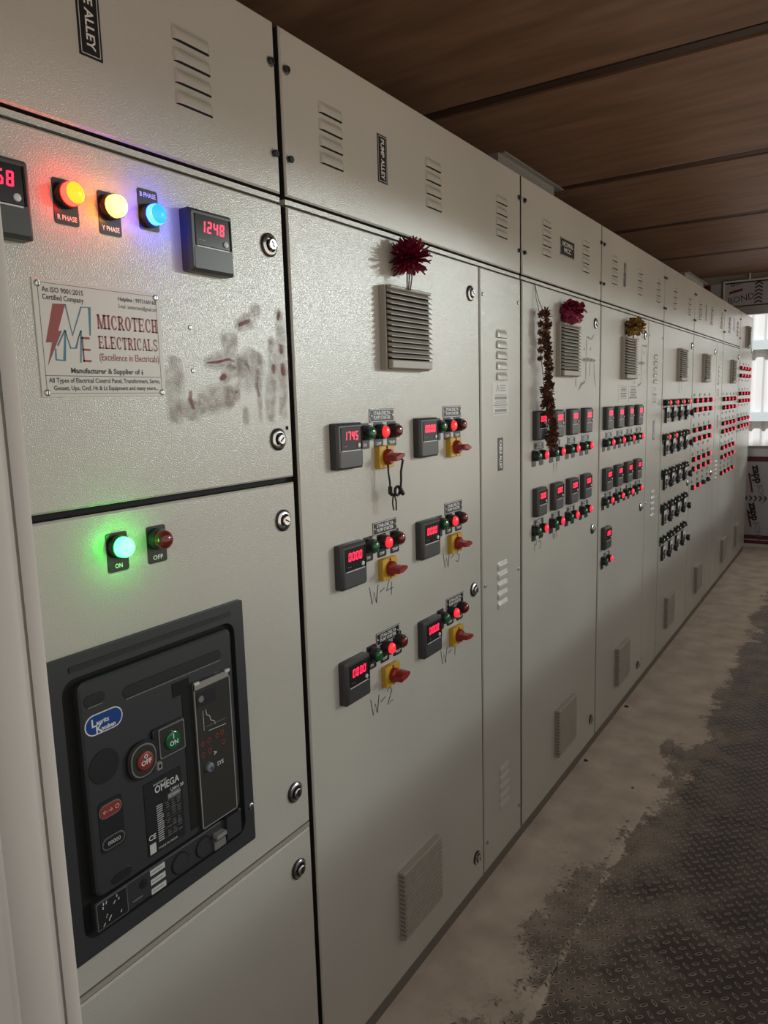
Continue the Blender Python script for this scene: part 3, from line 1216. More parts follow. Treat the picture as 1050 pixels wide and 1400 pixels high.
def m_maker_plate():
    Y0, Y1, Z0, Z1 = 0.5857, 0.7952, 1.5425, 1.6982
    m = MB()
    m.prism([(Y0, Z0), (Y1, Z0), (Y1, Z1), (Y0, Z1)], 0, 0.0016, CREAMPLATE, c=0.0004)
    x = 0.00185
    W_, H_ = Y1 - Y0, Z1 - Z0

    def Yu(u): return Y0 + u * W_
    def Zv(v): return Z1 - v * H_
    t = 0.0006
    for (a, b, c_, d) in ((.035, .965, .03, .034), (.035, .965, .966, .97), (.035, .038, .03, .97), (.962, .965, .03, .97), (.035, .965, .812, .817)):
        m.quad(Yu(a), Yu(b), Zv(d), Zv(c_), x, PRINTBLACK)

    def tx(s, u0, u1, v0, v1, mat, bold=0.0002):
        vs, fs = text_geo(s, 1.0, 0.0, 'LEFT')
        if bold:
            vs, fs = text_geo(s, 1.0, bold * 100, 'LEFT')
        ax0, ax1 = min(v[0] for v in vs), max(v[0] for v in vs)
        az0, az1 = min(v[1] for v in vs), max(v[1] for v in vs)
        a, b = Yu(u0), Yu(u1)
        zb, zt = Zv(v1), Zv(v0)
        m.add([(x, a + (p[0] - ax0) / (ax1 - ax0) * (b - a), zb + (p[1] - az0) / (az1 - az0) * (zt - zb)) for p in vs], fs, mat)
    tx('An ISO 9001:2015', .062, .36, .062, .108, PRINTBLACK)
    tx('Certified Company', .062, .36, .125, .185, PRINTBLACK)
    tx('Helpline : 9973160160', .635, .962, .074, .125, PRINTBLACK)
    tx('E-mail : iammicrotech@gmail.com', .635, .962, .14, .19, PRINTBLACK, 0)
    tx('(Excellence in Electricals)', .447, .955, .605, .69, PRINTRED, 0.0001)
    tx('Manufacturer & Supplier of', .22, .775, .742, .805, PRINTBLACK, 0.0003)
    m.add([(x, Yu(.785), Zv(.77)), (x, Yu(.795), Zv(.80)), (x, Yu(.805), Zv(.77))], [(0, 1, 2)], PRINTBLACK)
    m.quad(Yu(.792), Yu(.798), Zv(.775), Zv(.745), x, PRINTBLACK)
    tx('All Types of Electrical Control Panel, Transformers, Servo,', .055, .95, .832, .888, PRINTBLACK)
    tx('Genset, Ups, Cvcf, Ht & Lt Equipment and many more...', .085, .93, .900, .952, PRINTBLACK)
    # slab serif words, letters drawn from thick and thin bars
    TH, TN, S = 0.26, 0.10, 0.10

    def serif_word(word, u0, u1, v0, v1):
        n = len(word)
        wts = [1.35 if ch == 'M' else (0.55 if ch == 'I' else 1.0) for ch in word]
        tot = sum(wts)
        a = Yu(u0)
        zb, hh = Zv(v1), Zv(v0) - Zv(v1)
        for ch, wt in zip(word, wts):
            cw = (Yu(u1) - Yu(u0)) * wt / tot
            w = cw * 0.92

            def q(x0, x1, z0, z1):
                m.quad(a + x0 * w, a + x1 * w, zb + z0 * hh, zb + z1 * hh, x, PRINTRED)

            def par(x0, z0, x1, z1, th):
                m.add([(x, a + (x0 - th / 2) * w, zb + z0 * hh), (x, a + (x0 + th / 2) * w, zb + z0 * hh),
                       (x, a + (x1 + th / 2) * w, zb + z1 * hh), (x, a + (x1 - th / 2) * w, zb + z1 * hh)], [(0, 1, 2, 3)], PRINTRED)

            def stem(xc, th=TH, top=True, bot=True):
                q(xc - th / 2, xc + th / 2, 0, 1)
                if bot:
                    q(xc - th * 0.95, xc + th * 0.95, 0, S)
                if top:
                    q(xc - th * 0.95, xc + th * 0.95, 1 - S, 1)

            def arc(cx, cz, rx, rz, a0, a1, tx_, tz_):
                k = 12
                v, f = [], []
                for i in range(k + 1):
                    t_ = math.radians(a0 + (a1 - a0) * i / k)
                    v.append((x, a + (cx + rx * math.cos(t_)) * w, zb + (cz + rz * math.sin(t_)) * hh))
                    v.append((x, a + (cx + (rx - tx_) * math.cos(t_)) * w, zb + (cz + (rz - tz_) * math.sin(t_)) * hh))
                for i in range(k):
                    f.append((2 * i, 2 * i + 2, 2 * i + 3, 2 * i + 1))
                m.add(v, f, PRINTRED)
            if ch == 'M':
                stem(.14, .12)
                stem(.84, .22)
                par(.48, 0, .18, 1, .20)
                par(.48, 0, .80, 1, .09)
            elif ch == 'I':
                stem(.5, .46)
            elif ch in 'CO':
                if ch == 'O':
                    arc(.5, .5, .48, .52, 0, 360, TH, TN)
                else:
                    arc(.54, .5, .50, .52, 48, 312, TH, TN)
                    q(.78, .88, .62, .95)
                    q(.80, .88, .10, .28)
            elif ch == 'R':
                stem(.22)
                arc(.42, .74, .42, .27, -90, 90, TH * .9, TN)
                q(.22, .45, .9, 1)
                q(.22, .45, .45, .55)
                par(.86, 0, .52, .5, .26)
                q(.72, 1.0, 0, S)
            elif ch == 'T':
                stem(.5, TH, False)
                q(.04, .96, .88, 1)
                q(.04, .13, .66, 1)
                q(.87, .96, .66, 1)
            elif ch == 'E':
                stem(.22)
                q(.2, .92, .90, 1)
                q(.2, .92, 0, .10)
                q(.3, .68, .46, .55)
                q(.83, .92, .70, 1)
                q(.83, .92, 0, .28)
                q(.60, .68, .38, .62)
            elif ch == 'H':
                stem(.22)
                stem(.78)
                q(.3, .7, .45, .55)
            elif ch == 'L':
                stem(.24)
                q(.24, .92, 0, .10)
                q(.83, .92, 0, .32)
            elif ch == 'A':
                par(.14, 0, .48, 1, .10)
                par(.82, 0, .50, 1, .26)
                q(.26, .68, .28, .37)
                q(.02, .28, 0, S)
                q(.66, 1.0, 0, S)
            elif ch == 'S':
                arc(.5, .74, .40, .28, 30, 262, .2, .11)
                arc(.5, .27, .42, .29, -150, 92, .2, .11)
                q(.78, .86, .70, .98)
                q(.10, .18, .03, .30)
            a += cw
    serif_word('MICROTECH', .449, .966, .255, .385)
    serif_word('ELECTRICALS', .447, .958, .448, .562)
    bolt = [(0.613, 1.667), (0.6317, 1.6679), (0.6176, 1.6314), (0.6232, 1.6317), (0.5977, 1.584), (0.6071, 1.6155), (0.5979, 1.6151)]
    m.add([(x, *p) for p in bolt], [(0, 6, 2, 1), (6, 5, 3, 2), (5, 4, 3)], PRINTRED)
    w = 0.0022
    m.stroke([(0.6317, 1.6679), (0.639, 1.6266), (0.656, 1.666), (0.6693, 1.6666), (0.6670, 1.628)], w, x, PRINTTEAL)
    m.stroke([(0.6114, 1.6075), (0.6109, 1.5926), (0.6234, 1.5921), (0.6285, 1.6325), (0.6346, 1.6089), (0.6429, 1.6098), (0.6528, 1.634), (0.6484, 1.59)], w, x, PRINTTEAL)
    m.stroke([(0.6149, 1.6113), (0.6282, 1.6334)], w, x, PRINTTEAL)
    m.quad(.6525, .6548, 1.591, 1.6255, x + .0001, PRINTRED)
    for z in (1.6225, 1.6065, 1.591):
        m.quad(.6525, .6655, z, z + .003, x + .0001, PRINTRED)
    return m.mesh('maker_plate', False)


mp = put('maker_plate', m_maker_plate(), c, (0, 0, 0), label='cream maker plate printed MICROTECH ELECTRICALS')
for y in (0.5935, 0.7875):
    for z in (1.5485, 1.6915):
        put('screw', cached('screw', m_screw), mp, (0.0014, y, z), scale=(0.75, 0.75, 0.75))
GREY = [([(0.8209, 1.6076), (0.8135, 1.5595), (0.8125, 1.4966)], 0.0144), ([(0.8435, 1.5003), (0.8502, 1.5399)], 0.0164), ([(0.8591, 1.5273), (0.9121, 1.5393), (0.9649, 1.5495)], 0.0175), ([(0.8785, 1.5949), (0.9173, 1.601), (0.9467, 1.6046), (0.9565, 1.5865), (0.9147, 1.5702)], 0.0125), ([(0.9547, 1.6569), (0.9982, 1.6757), (1.0241, 1.7018)], 0.0104), ([(0.9396, 1.5626), (0.9361, 1.5206)], 0.0089), ([(0.9745, 1.5252), (0.9715, 1.4874)], 0.007), ([(1.0178, 1.6205), (1.0124, 1.5767), (1.0098, 1.4913)], 0.0065), ([(1.0491, 1.6521), (1.0527, 1.5885), (1.0404, 1.538), (1.0368, 1.4903)], 0.0111), ([(1.0763, 1.7038), (1.0772, 1.6286), (1.08, 1.5777), (1.0717, 1.4947)], 0.0128), ([(0.956, 1.5812), (0.9908, 1.5818), (1.0099, 1.6229)], 0.0238), ([(0.9199, 1.6317), (0.9645, 1.6393)], 0.0153)]
RED = [([(0.848, 1.5523), (0.8451, 1.5375), (0.8518, 1.52)], 0.0032), ([(0.8837, 1.5963), (0.91, 1.5983), (0.9393, 1.6043), (0.9519, 1.5995)], 0.0023), ([(0.9147, 1.5702), (0.9297, 1.5769)], 0.0051), ([(0.9665, 1.6629), (0.9981, 1.6743)], 0.0039), ([(1.0771, 1.6969), (1.07, 1.677)], 0.0022), ([(1.0757, 1.6369), (1.0764, 1.6173)], 0.0062), ([(1.0788, 1.6032), (1.08, 1.5777)], 0.0051), ([(1.0536, 1.5997), (1.0521, 1.5801)], 0.0039), ([(1.0071, 1.5767), (1.0048, 1.5576), (1.0114, 1.5383)], 0.0027), ([(1.0476, 1.6438), (1.0476, 1.6328)], 0.0022), ([(0.9497, 1.5495), (0.9541, 1.5482)], 0.0032)]
MARKC = [([(2.8835, 1.7543), (2.8777, 1.6705), (2.8765, 1.5835)], 0.0055), ([(2.8249, 1.6633), (2.905, 1.6672), (2.9989, 1.6645)], 0.0083), ([(2.8835, 1.7543), (2.9386, 1.7462), (2.9798, 1.7684)], 0.005), ([(2.8765, 1.5835), (2.8194, 1.5692), (2.7942, 1.547)], 0.0062), ([(2.9236, 1.6607), (2.9261, 1.6011)], 0.004), ([(2.9801, 1.6567), (2.9819, 1.6163), (3.0086, 1.5583)], 0.0046), ([(2.8539, 1.7113), (2.8544, 1.6975)], 0.005), ([(2.9306, 1.7147), (2.9312, 1.7006)], 0.0051), ([(2.7586, 1.5961), (2.7597, 1.5607)], 0.0054)]
MARKD = [([(3.7292, 1.7654), (3.7304, 1.6817), (3.7266, 1.581)], 0.0064), ([(3.6547, 1.6731), (3.7964, 1.6787)], 0.0089), ([(3.7295, 1.7622), (3.8155, 1.7598), (3.834, 1.7771)], 0.0051), ([(3.7266, 1.581), (3.6639, 1.5678)], 0.0059), ([(3.8225, 1.7569), (3.8324, 1.585)], 0.0052), ([(3.7646, 1.7348), (3.7662, 1.7186)], 0.0058), ([(3.6904, 1.6259), (3.6916, 1.6131)], 0.0058), ([(3.787, 1.6374), (3.7883, 1.6243)], 0.0059), ([(3.5997, 1.5929), (3.6016, 1.5707)], 0.0051)]
def smears(c, strokes, mat, label, x=0.0006, k=1.0):
    for i, (pts, w) in enumerate(strokes):
        put('smear', stroke_mesh('smear', [(pts, w * k)], mat, x + 0.00006 * i), c, label=label)


smears(c, GREY, SMEAR_GREY, 'greasy grey hand smear', 0.0006, 2.3)
smears(c, RED, SMEAR_RED, 'vermilion powder streak', 0.0016, 1.6)

# ---- cabinet B
c = cabinet('B', strip=1.931)
for y in (1.258, 1.676, 2.083):
    louvers(c, y)
put('vertical_sticker', cached('sv', lambda: m_sticker_v('PUMP ALLEY')), c, (0, 1.446, 2.053), label='black sticker with white lettering')
fan_filter(c, 1.5125, 1.689)
lock(c, 1.872, 1.811, 0.7)
lock(c, 1.875, 0.979, 0.2)
lock(c, 1.877, 0.132, 0.1)
lower_filter(c, 1.527)
for r, (zm, zl, zs, zn) in enumerate(((1.434, 1.458, 1.400, 1.494), (1.177, 1.204, 1.139, 1.237), (0.919, 0.950, 0.879, 0.975))):
    for k, (ym, yl, ys, yn) in enumerate(((1.262, 1.342, 1.412, 1.414), (1.600, 1.672, 1.752, 1.757))):
        meter(c, ym, zm, '0000' if (r, k) != (0, 0) else '1745')
        lamp(c, yl, zl, GL, 'green push lamp', 'ON')
        lamp(c, yl + 0.056, zl, RED_ON, 'lit red lamp', 'OFF')
        lamp(c, yl + 0.112, zl, RL, 'dark amber red unlit lamp', 'TRIP')
        put('nameplate', cached('np1', lambda: m_name(('STAR-DELTA', 'PUMP STARTER'))), c, (0, yn, zn))
        rotary(c, ys, zs, (0.15, -0.1, 0.1, 0.0, 0.2, -0.05)[r * 2 + k])
for s, y, z in (('W-4', 1.343, 1.065), ('W-3', 1.695, 1.078), ('W-2', 1.333, 0.800), ('W-1', 1.672, 0.815)):
    put('handwriting', cached(('hw', s), lambda: m_hand(s, 0.042)), c, (0, y, z), label='marker writing ' + s)
louvers(c, 2.078, 1.716, 5)
louvers(c, 2.078, 1.013, 5)
louvers(c, 2.086, 0.336, 5)


def m_paper(w, h, seed=1, emblem=True):
    m = MB()
    m.prism([(-w / 2, -h / 2), (w / 2, -h / 2), (w / 2, h / 2), (-w / 2, h / 2)], 0, 0.0006, PAPER)
    rnd = random.Random(seed)
    z = h / 2 - 0.008
    if emblem:
        m.stroke([(-w * .25, h / 2 - .028), (-w * .18, h / 2 - .008), (-w * .12, h / 2 - .026)], 0.004, 0.0008, PRINTGREY)
        for k in range(3):
            m.quad(-w * .05, w * .3, z - 0.003, z, 0.0008, PRINTGREY)
            z -= 0.0075
        z -= 0.006
    while z > -h / 2 + 0.006:
        t = rnd.choice((0.002, 0.003, 0.008))
        a = w * rnd.uniform(0.30, 0.46)
        m.quad(-a, a, z - t, z, 0.0008, PRINTGREY)
        z -= t + 0.004
    return m.mesh('paper_sticker', False)


put('paper_sticker', m_paper(0.12, 0.098, 4), c, (0, 2.072, 1.524), label='pale printed instruction sticker')


def m_strip_label():
    m = MB()
    m.prism([(-0.019, -0.05), (0.019, -0.05), (0.019, 0.05), (-0.019, 0.05)], 0, 0.0008, PLATE)
    put_text(m, 'CABLE ALLEY', 0.0, 0, 0.0011, 0.024, WHITE, 0.001, 'CENTER', ang=-PI / 2, width=0.088)
    return m.mesh('vertical_sticker', False)


put('vertical_sticker', cached('sl', m_strip_label), c, (0, 2.068, 1.357), label='black sticker reading CABLE ALLEY')
put('gland_hole', MB().lathe([(0, 0.004), (0.0006, 0.004)], DARK, 10).mesh('gland_hole'), CAB['A'], (0, 1.083, 1.48))

# ---- cabinet C
c = cabinet('C')
louvers(c, 2.448)
louvers(c, 2.858)
put('nameplate', m_name(('INCOMING', 'MCC'), 0.148, 0.06), c, (0, 2.655, 2.047), label='dark two-line title plate')
fan_filter(c, 2.6425, 1.689)
lock(c, 2.992, 1.811, 0.7)
lock(c, 2.985, 0.980, 0.1)
lock(c, 2.998, 0.139, 0.1)
lower_filter(c, 2.652)
for r, (zm, zn, zl) in enumerate(((1.432, 1.362, 1.333), (1.173, 1.100, 1.079))):
    for i in range(4):
        y = 2.372 + 0.165 * i
        meter(c, y, zm, '0000', 0.090)
        put('nameplate', cached('np2', lambda: m_name(('PUMP', 'STARTER'), 0.090, 0.027)), c, (0, y + 0.012, zn))
        lamp(c, y - 0.034, zl - 0.002, GL, 'green push lamp', '')
        lamp(c, y + 0.034, zl - 0.002, PINK_ON, 'lit red lamp', '')
put('handwriting', cached(('hw', 'P5'), lambda: m_hand('P5', 0.042)), c, (0, 2.345, 1.005), label='marker scribble')
put('handwriting', cached(('hw', 'W1'), lambda: m_hand('W1', 0.03)), c, (0, 2.52, 1.015), label='marker scribble')
put('handwriting', cached(('hw', '11'), lambda: m_hand('11', 0.03)), c, (0, 2.52, 1.26), label='marker scribble')
smears(c, MARKC, SMEAR_BROWN, 'faded rust-brown brush mark', 0.0006, 1.5)

# ---- cabinet D
c = cabinet('D', strip=3.851)
for y in (3.245, 3.665, 4.03):
    louvers(c, y)
put('vertical_sticker', cached('sv', lambda: 0), c, (0, 3.407, 2.05), label='black sticker with white lettering')
fan_filter(c, 3.4605, 1.689)
lock(c, 3.788, 1.812, 0.7)
lock(c, 3.77, 0.966, 0.1)
lock(c, 3.785, 0.130, 0.1)
lower_filter(c, 3.455)
for r, (zm, zn, zl) in enumerate(((1.430, 1.357, 1.328), (1.170, 1.097, 1.076), (0.914, 0.832, 0.816))):
    for i in range(4 if r < 2 else 1):
        y = 3.157 + 0.167 * i
        meter(c, y, zm, '0000', 0.092)
        put('nameplate', cached('np2', None), c, (0, y + 0.04, zn))
        lamp(c, y - 0.028, zl - 0.002, GL, 'green push lamp', '')
        lamp(c, y + 0.046, zl - 0.002, PINK_ON, 'lit red lamp', '')
for i, y in enumerate((3.42, 3.585)):
    put('paper_sticker', m_paper(0.15, 0.076, 8 + i, False), c, (0, y, 1.537), label='white paper notice below the filter')
smears(c, MARKD, SMEAR_BROWN, 'faded rust-brown brush mark', 0.0006, 1.5)
louvers(c, 4.015, 1.718, 5)
louvers(c, 4.02, 1.013, 5)
put('paper_sticker', m_paper(0.11, 0.10, 4), c, (0, 4.01, 1.52), label='pale printed instruction sticker')
put('vertical_sticker', cached('sl', None), c, (0, 4.01, 1.34), label='black sticker with white lettering')

# ---- cabinet E: lamp pairs above black selector switches
c = cabinet('E')
louvers(c, 4.425)
louvers(c, 4.83)
fan_filter(c, 4.62, 1.689)
lock(c, 4.945, 1.815, 0.6)
lock(c, 4.93, 0.965, 0.1)
lower_filter(c, 4.47)


def m_selector():
    m = MB()
    m.prism(rrect(-0.030, 0.030, -0.042, 0.042, 0.004, 2), 0, 0.013, BLACK, c=0.0015, top=SILVER)
    m.quad(-0.024, 0.024, -0.036, -0.024, 0.0134, PLATE)
    m.lathe([(0.013, 0.020), (0.017, 0.020)], BLACK, 16)
    return m.mesh('selector_switch')


def m_selector_knob():
    m = MB()
    m.lathe([(0.017, 0.012), (0.030, 0.012)], WHITE, 14, cap=False)
    m.lathe([(0.027, 0.0145), (0.043, 0.0145), (0.046, 0.011)], BLACK, 16)
    m.prism([(-0.019, -0.005), (0.019, -0.005), (0.019, 0.005), (-0.019, 0.005)], 0.030, 0.048, BLACK, c=0.002)
    return m.mesh('knob')


for r, (zl, zs) in enumerate(((1.478, 1.412), (1.290, 1.230), (1.092, 1.039), (0.900, 0.840), (0.716, 0.637))):
    for i in range(4):
        y = 4.262 + 0.180 * i
        on = (4, 2, 0, 0, 0)[r]
        lamp(c, y - 0.036, zl, GL, 'green push lamp', '')
        lamp(c, y + 0.036, zl, PINK_ON if i < on else RL, 'lit red lamp' if i < on else 'unlit red lamp', '')
        o = put('selector_switch', cached('sel', m_selector), c, (0, y + 0.018, zs - 0.002))
        put('knob', cached('selk', m_selector_knob), o, (0, y + 0.018, zs - 0.002), rot=(PI / 2, 0, 0))
smears(c, [([(4.60, 1.60), (4.602, 1.52)], 0.008), ([(4.66, 1.595), (4.665, 1.54)], 0.006), ([(4.80, 1.74), (4.80, 1.62)], 0.006),
           ([(4.76, 1.68), (4.86, 1.685)], 0.007)], SMEAR_BROWN, 'faded rust-brown drip', 0.0006, 1.5)

# ---- cabinets F, G, H: rows of red lamps with small label plates
LABEL_ME = MB().box(0, 0.0012, -0.020, 0.020, -0.009, 0.009, LABELGREY).mesh('legend_label', False)


def lamp_block(c, y0, pitch, rows, off=()):
    for r, (zl, zt) in enumerate(rows):
        for i in range(4):
            y = y0 + pitch * i
            dead = (r, i) in off
            lamp(c, y, zl, RL if dead else PINK_ON, 'unlit red lamp' if dead else 'lit red lamp', '', plate=False)
            put('legend_label', LABEL_ME, c, (0, y, zt))


c = cabinet('F', strip=5.856)
for y in (5.18, 5.60, 6.02):
    louvers(c, y)
put('vertical_sticker', cached('sv', None), c, (0, 5.39, 2.05), label='black sticker with white lettering')
fan_filter(c, 5.40, 1.689)
lock(c, 5.79, 1.812, 0.6)
lock(c, 5.77, 0.95, 0.1)
lower_filter(c, 5.37)
lamp_block(c, 5.075, 0.182, ((1.478, 1.514), (1.419, 1.380), (1.290, 1.322), (1.230, 1.190), (1.101, 1.135), (1.040, 0.998), (0.918, 0.955)),
           {(2, 1), (6, 2), (6, 3)})
louvers(c, 5.99, 1.718, 5)
louvers(c, 5.99, 1.013, 5)
put('paper_sticker', m_paper(0.10, 0.06, 4, False), c, (0, 5.97, 1.53), label='pale printed instruction sticker')
put('vertical_sticker', cached('sl', None), c, (0, 5.99, 1.31), label='black sticker with white lettering')

c = cabinet('G')
louvers(c, 6.40, 2.09)
louvers(c, 6.83, 2.09)
put('vertical_sticker', cached('sv', None), c, (0, 6.615, 2.06), label='black sticker with white lettering')
fan_filter(c, 6.60, 1.689)
lock(c, 6.93, 1.815, 0.6)
lower_filter(c, 6.46)
lamp_block(c, 6.205, 0.182, ((1.475, 1.514), (1.411, 1.372), (1.289, 1.326), (1.227, 1.188), (1.102, 1.138), (1.030, 0.99), (0.905, 0.945)))

c = cabinet('H', split_top=False)
fan_filter(c, 7.41, 2.005)
lock(c, 7.745, 1.90, 0.6)
lower_filter(c, 7.20)
lamp_block(c, 7.055, 0.182, ((1.730, 1.768), (1.666, 1.628), (1.513, 1.55), (1.450, 1.412), (1.293, 1.330), (1.230, 1.192)))

# ------------------------------------------------------------------ circuit breaker in the middle door of cabinet A
br = empty('circuit_breaker', (0, 0.74, 0.721), 'charcoal drawout circuit breaker set into the cabinet with the glowing lamps', 'breaker')


def frame_mesh(out, inn, x0, x1, xb, mat):
    """flat frame between two outlines with equal point counts; inner walls go back to xb"""
    n = len(out)
    m = MB()
    v = [(x0, *p) for p in out] + [(x1, *p) for p in out] + [(x1, *p) for p in inn] + [(xb, *p) for p in inn]
    f = []
    for k in range(3):
        for i in range(n):
            j = (i + 1) % n
            f.append((k * n + i, k * n + j, (k + 1) * n + j, (k + 1) * n + i))
    m.add(v, f, mat)
    m.f.append(tuple(range(3 * n, 4 * n)))
    m.m.append(m.mi(DARK))
    return m


m = frame_mesh(rrect(0.540, 0.926, 0.721, 1.182, 0.003), rrect(0.566, 0.903, 0.748, 1.150, 0.022), 0.0, 0.010, 0.0015, BREAKER)
m.box(0.010, 0.0115, 0.58, 0.895, 1.160, 1.168, BREAKER2)
put('bezel', m.mesh('bezel'), br)
cov = MB()
cov.prism(rrect(0.588, 0.888, 0.808, 1.141, 0.012), 0.0015, 0.016, BREAKER, c=0.003)
cover = put('front_cover', cov.mesh('front_cover'), br)
X = 0.0163


def pill(y0, y1, z0, z1, x0, x1, mat, rim=None, c=0.0008):
    m = MB()
    r = min(y1 - y0, z1 - z0) / 2 - 1e-5
    m.prism(rrect(y0, y1, z0, z1, r, 5), x0, x1, mat, c=c)
    if rim:
        k = 0.0012
        m.prism(rrect(y0 - k, y1 + k, z0 - k, z1 + k, r + k * 0.9, 5), x0 - 0.0002, x0 + 0.0004, rim)
    return m


put('handle_recess', pill(0.660, 0.862, 1.093, 1.112, X, X + 0.001, BREAKER2).box(X, X + 0.0012, 0.664, 0.858, 1.0915, 1.093, PRINTGREY).mesh('handle_recess'), cover)
put('finger_slot', pill(0.594, 0.630, 1.103, 1.120, X, X + 0.001, BREAKER2).box(X, X + 0.0012, 0.600, 0.624, 1.1012, 1.1026, PRINTGREY).mesh('finger_slot'), cover)
m = pill(0.593, 0.655, 1.059, 1.088, X, X + 0.0012, BLUE, WHITE)
m.prism(rrect(0.5918, 0.6562, 1.0578, 1.0892, 0.0155, 5), X, X + 0.0008, WHITE)
put_text(m, 'L', 0.602, 1.0765, X + 0.0015, 0.017, WHITE, 0.0004)
put_text(m, 'auritz', 0.6105, 1.0755, X + 0.0015, 0.0095, WHITE, 0.0003, width=0.022)
put_text(m, 'K', 0.6085, 1.0655, X + 0.0015, 0.017, WHITE, 0.0004)
put_text(m, 'nudsen', 0.618, 1.0645, X + 0.0015, 0.0095, WHITE, 0.0003, width=0.024)
put('badge', m.mesh('badge', False), cover, label='blue oval badge lettered Lauritz Knudsen')
m = MB()
m.prism(rrect(0.655, 0.712, 0.958, 1.018, 0.025, 6), X, X + 0.006, BREAKER2, c=0.001)
m.prism(rrect(0.704, 0.768, 0.972, 1.026, 0.004, 3), X, X + 0.005, BREAKER2, c=0.001)
put('button_housing', m.mesh('button_housing'), cover)
m = MB()
m.prism(rrect(0.659, 0.706, 0.962, 1.014, 0.021, 6), X + 0.006, X + 0.0075, PRINTGREY)
m.prism(rrect(0.661, 0.704, 0.964, 1.012, 0.020, 6), X + 0.007, X + 0.0079, SMOKE)
m.lathe([(X + 0.007, 0.0145), (X + 0.011, 0.0145), (X + 0.012, 0.0125)], PRINTRED, 20, cy=0.683, cz=0.988)
put_text(m, 'OFF', 0.683, 0.986, X + 0.0123, 0.011, WHITE, 0.0003, 'CENTER')
put_text(m, 'O', 0.683, 0.9955, X + 0.0123, 0.009, WHITE, 0.0002, 'CENTER')
put('off_button', m.mesh('off_button'), cover, label='red OFF push button')
m = MB()
m.prism(rrect(0.714, 0.766, 0.974, 1.024, 0.003, 3), X + 0.005, X + 0.0062, PRINTGREY)
m.prism(rrect(0.716, 0.764, 0.976, 1.022, 0.003, 3), X + 0.006, X + 0.0066, SMOKE)
m.lathe([(X + 0.006, 0.0145), (X + 0.010, 0.0145), (X + 0.011, 0.0125)], GL, 20, cy=0.739, cz=0.998)
put_text(m, 'ON', 0.739, 0.994, X + 0.0113, 0.011, WHITE, 0.0003, 'CENTER')
put_text(m, 'I', 0.739, 1.005, X + 0.0113, 0.011, WHITE, 0.0004, 'CENTER')
put('on_button', m.mesh('on_button'), cover, label='green ON push button')
put('padlock_tab', MB().box(X, X + 0.011, 0.704, 0.713, 0.962, 0.974, RIM).box(X + .011, X + 0.0115, 0.7065, 0.7105, 0.965, 0.971, DARK).mesh('padlock_tab', False), cover)
put('cover_slot', MB().box(X - 0.001, X + 0.0006, 0.770, 0.787, 0.822, 1.085, DARK).box(X - .001, X + .0007, 0.752, 0.772, 1.062, 1.085, DARK).mesh('cover_slot', False), cover)
put('round_boss', MB().lathe([(X - .0005, 0.026), (X + 0.001, 0.0255)], BREAKER2, 24, cy=0.618, cz=1.006).mesh('round_boss'), cover)
m = MB()
m.prism(rrect(0.682, 0.757, 0.822, 0.945, 0.002, 2), X, X + 0.0008, BREAKER2)
xx = X + 0.0011
put_text(m, 'u-power', 0.700, 0.9365, xx, 0.008, SILVER)
put_text(m, 'OMEGA', 0.702, 0.926, xx, 0.0165, SILVER, 0.0004, width=0.050)
put_text(m, 'UW-I 20', 0.733, 0.9125, xx, 0.0075, SILVER, 0.0002)
m.box(X, xx - .0002, 0.727, 0.752, 0.899, 0.9085, PRINTGREY)
put_text(m, 'IEC 60947-2', 0.728, 0.9038, xx, 0.005, WHITE)
rnd = random.Random(3)
for k in range(17):
    z = 0.898 - k * 0.0037
    a = 0.703
    m.quad(a, a + 0.010 + 0.004 * rnd.random(), z, z + 0.0014, xx, SILVER)
    if k % 4 == 0:
        m.quad(a, 0.753, z - 0.0007, z - 0.0003, xx, PRINTGREY)
    for j in range(3):
        b = 0.722 + j * 0.011
        if rnd.random() < 0.85 and z < 0.895:
            m.quad(b, b + 0.005 + 0.003 * rnd.random(), z, z + 0.0012, xx, PRINTGREY)
put_text(m, 'CE', 0.684, 0.852, xx, 0.012, WHITE, 0.0002)
m.quad(0.685, 0.697, 0.825, 0.842, xx, SILVER)
put_text(m, 'MADE IN INDIA', 0.702, 0.8275, xx, 0.0055, SILVER)
put('data_plate', m.mesh('data_plate', False), cover, label='black data plate printed OMEGA')
m = MB()
m.prism(rrect(0.601, 0.643, 0.872, 0.953, 0.006, 3), X, X + 0.0006, BREAKER2)
put('indicator_panel', m.mesh('indicator_panel'), cover)
m = pill(0.603, 0.640, 0.927, 0.946, X + .0006, X + 0.002, PRINTRED, PRINTGREY)
put_text(m, '\u2190\u2192 O', 0.6215, 0.9365, X + 0.0023, 0.010, SILVER, 0.0, 'CENTER')
put('red_flag', m.mesh('red_flag', False), cover, label='red contact flag window')
m = pill(0.604, 0.641, 0.877, 0.894, X + .0006, X + 0.002, BREAKER2, PRINTGREY)
put_text(m, '00000', 0.6225, 0.8855, X + 0.0023, 0.009, SILVER, 0.0, 'CENTER')
put('counter', m.mesh('counter', False), cover)
m = pill(0.612, 0.650, 0.815, 0.832, X - .0002, X + 0.0006, BREAKER2)
put('oval_plug', m.mesh('oval_plug'), cover)

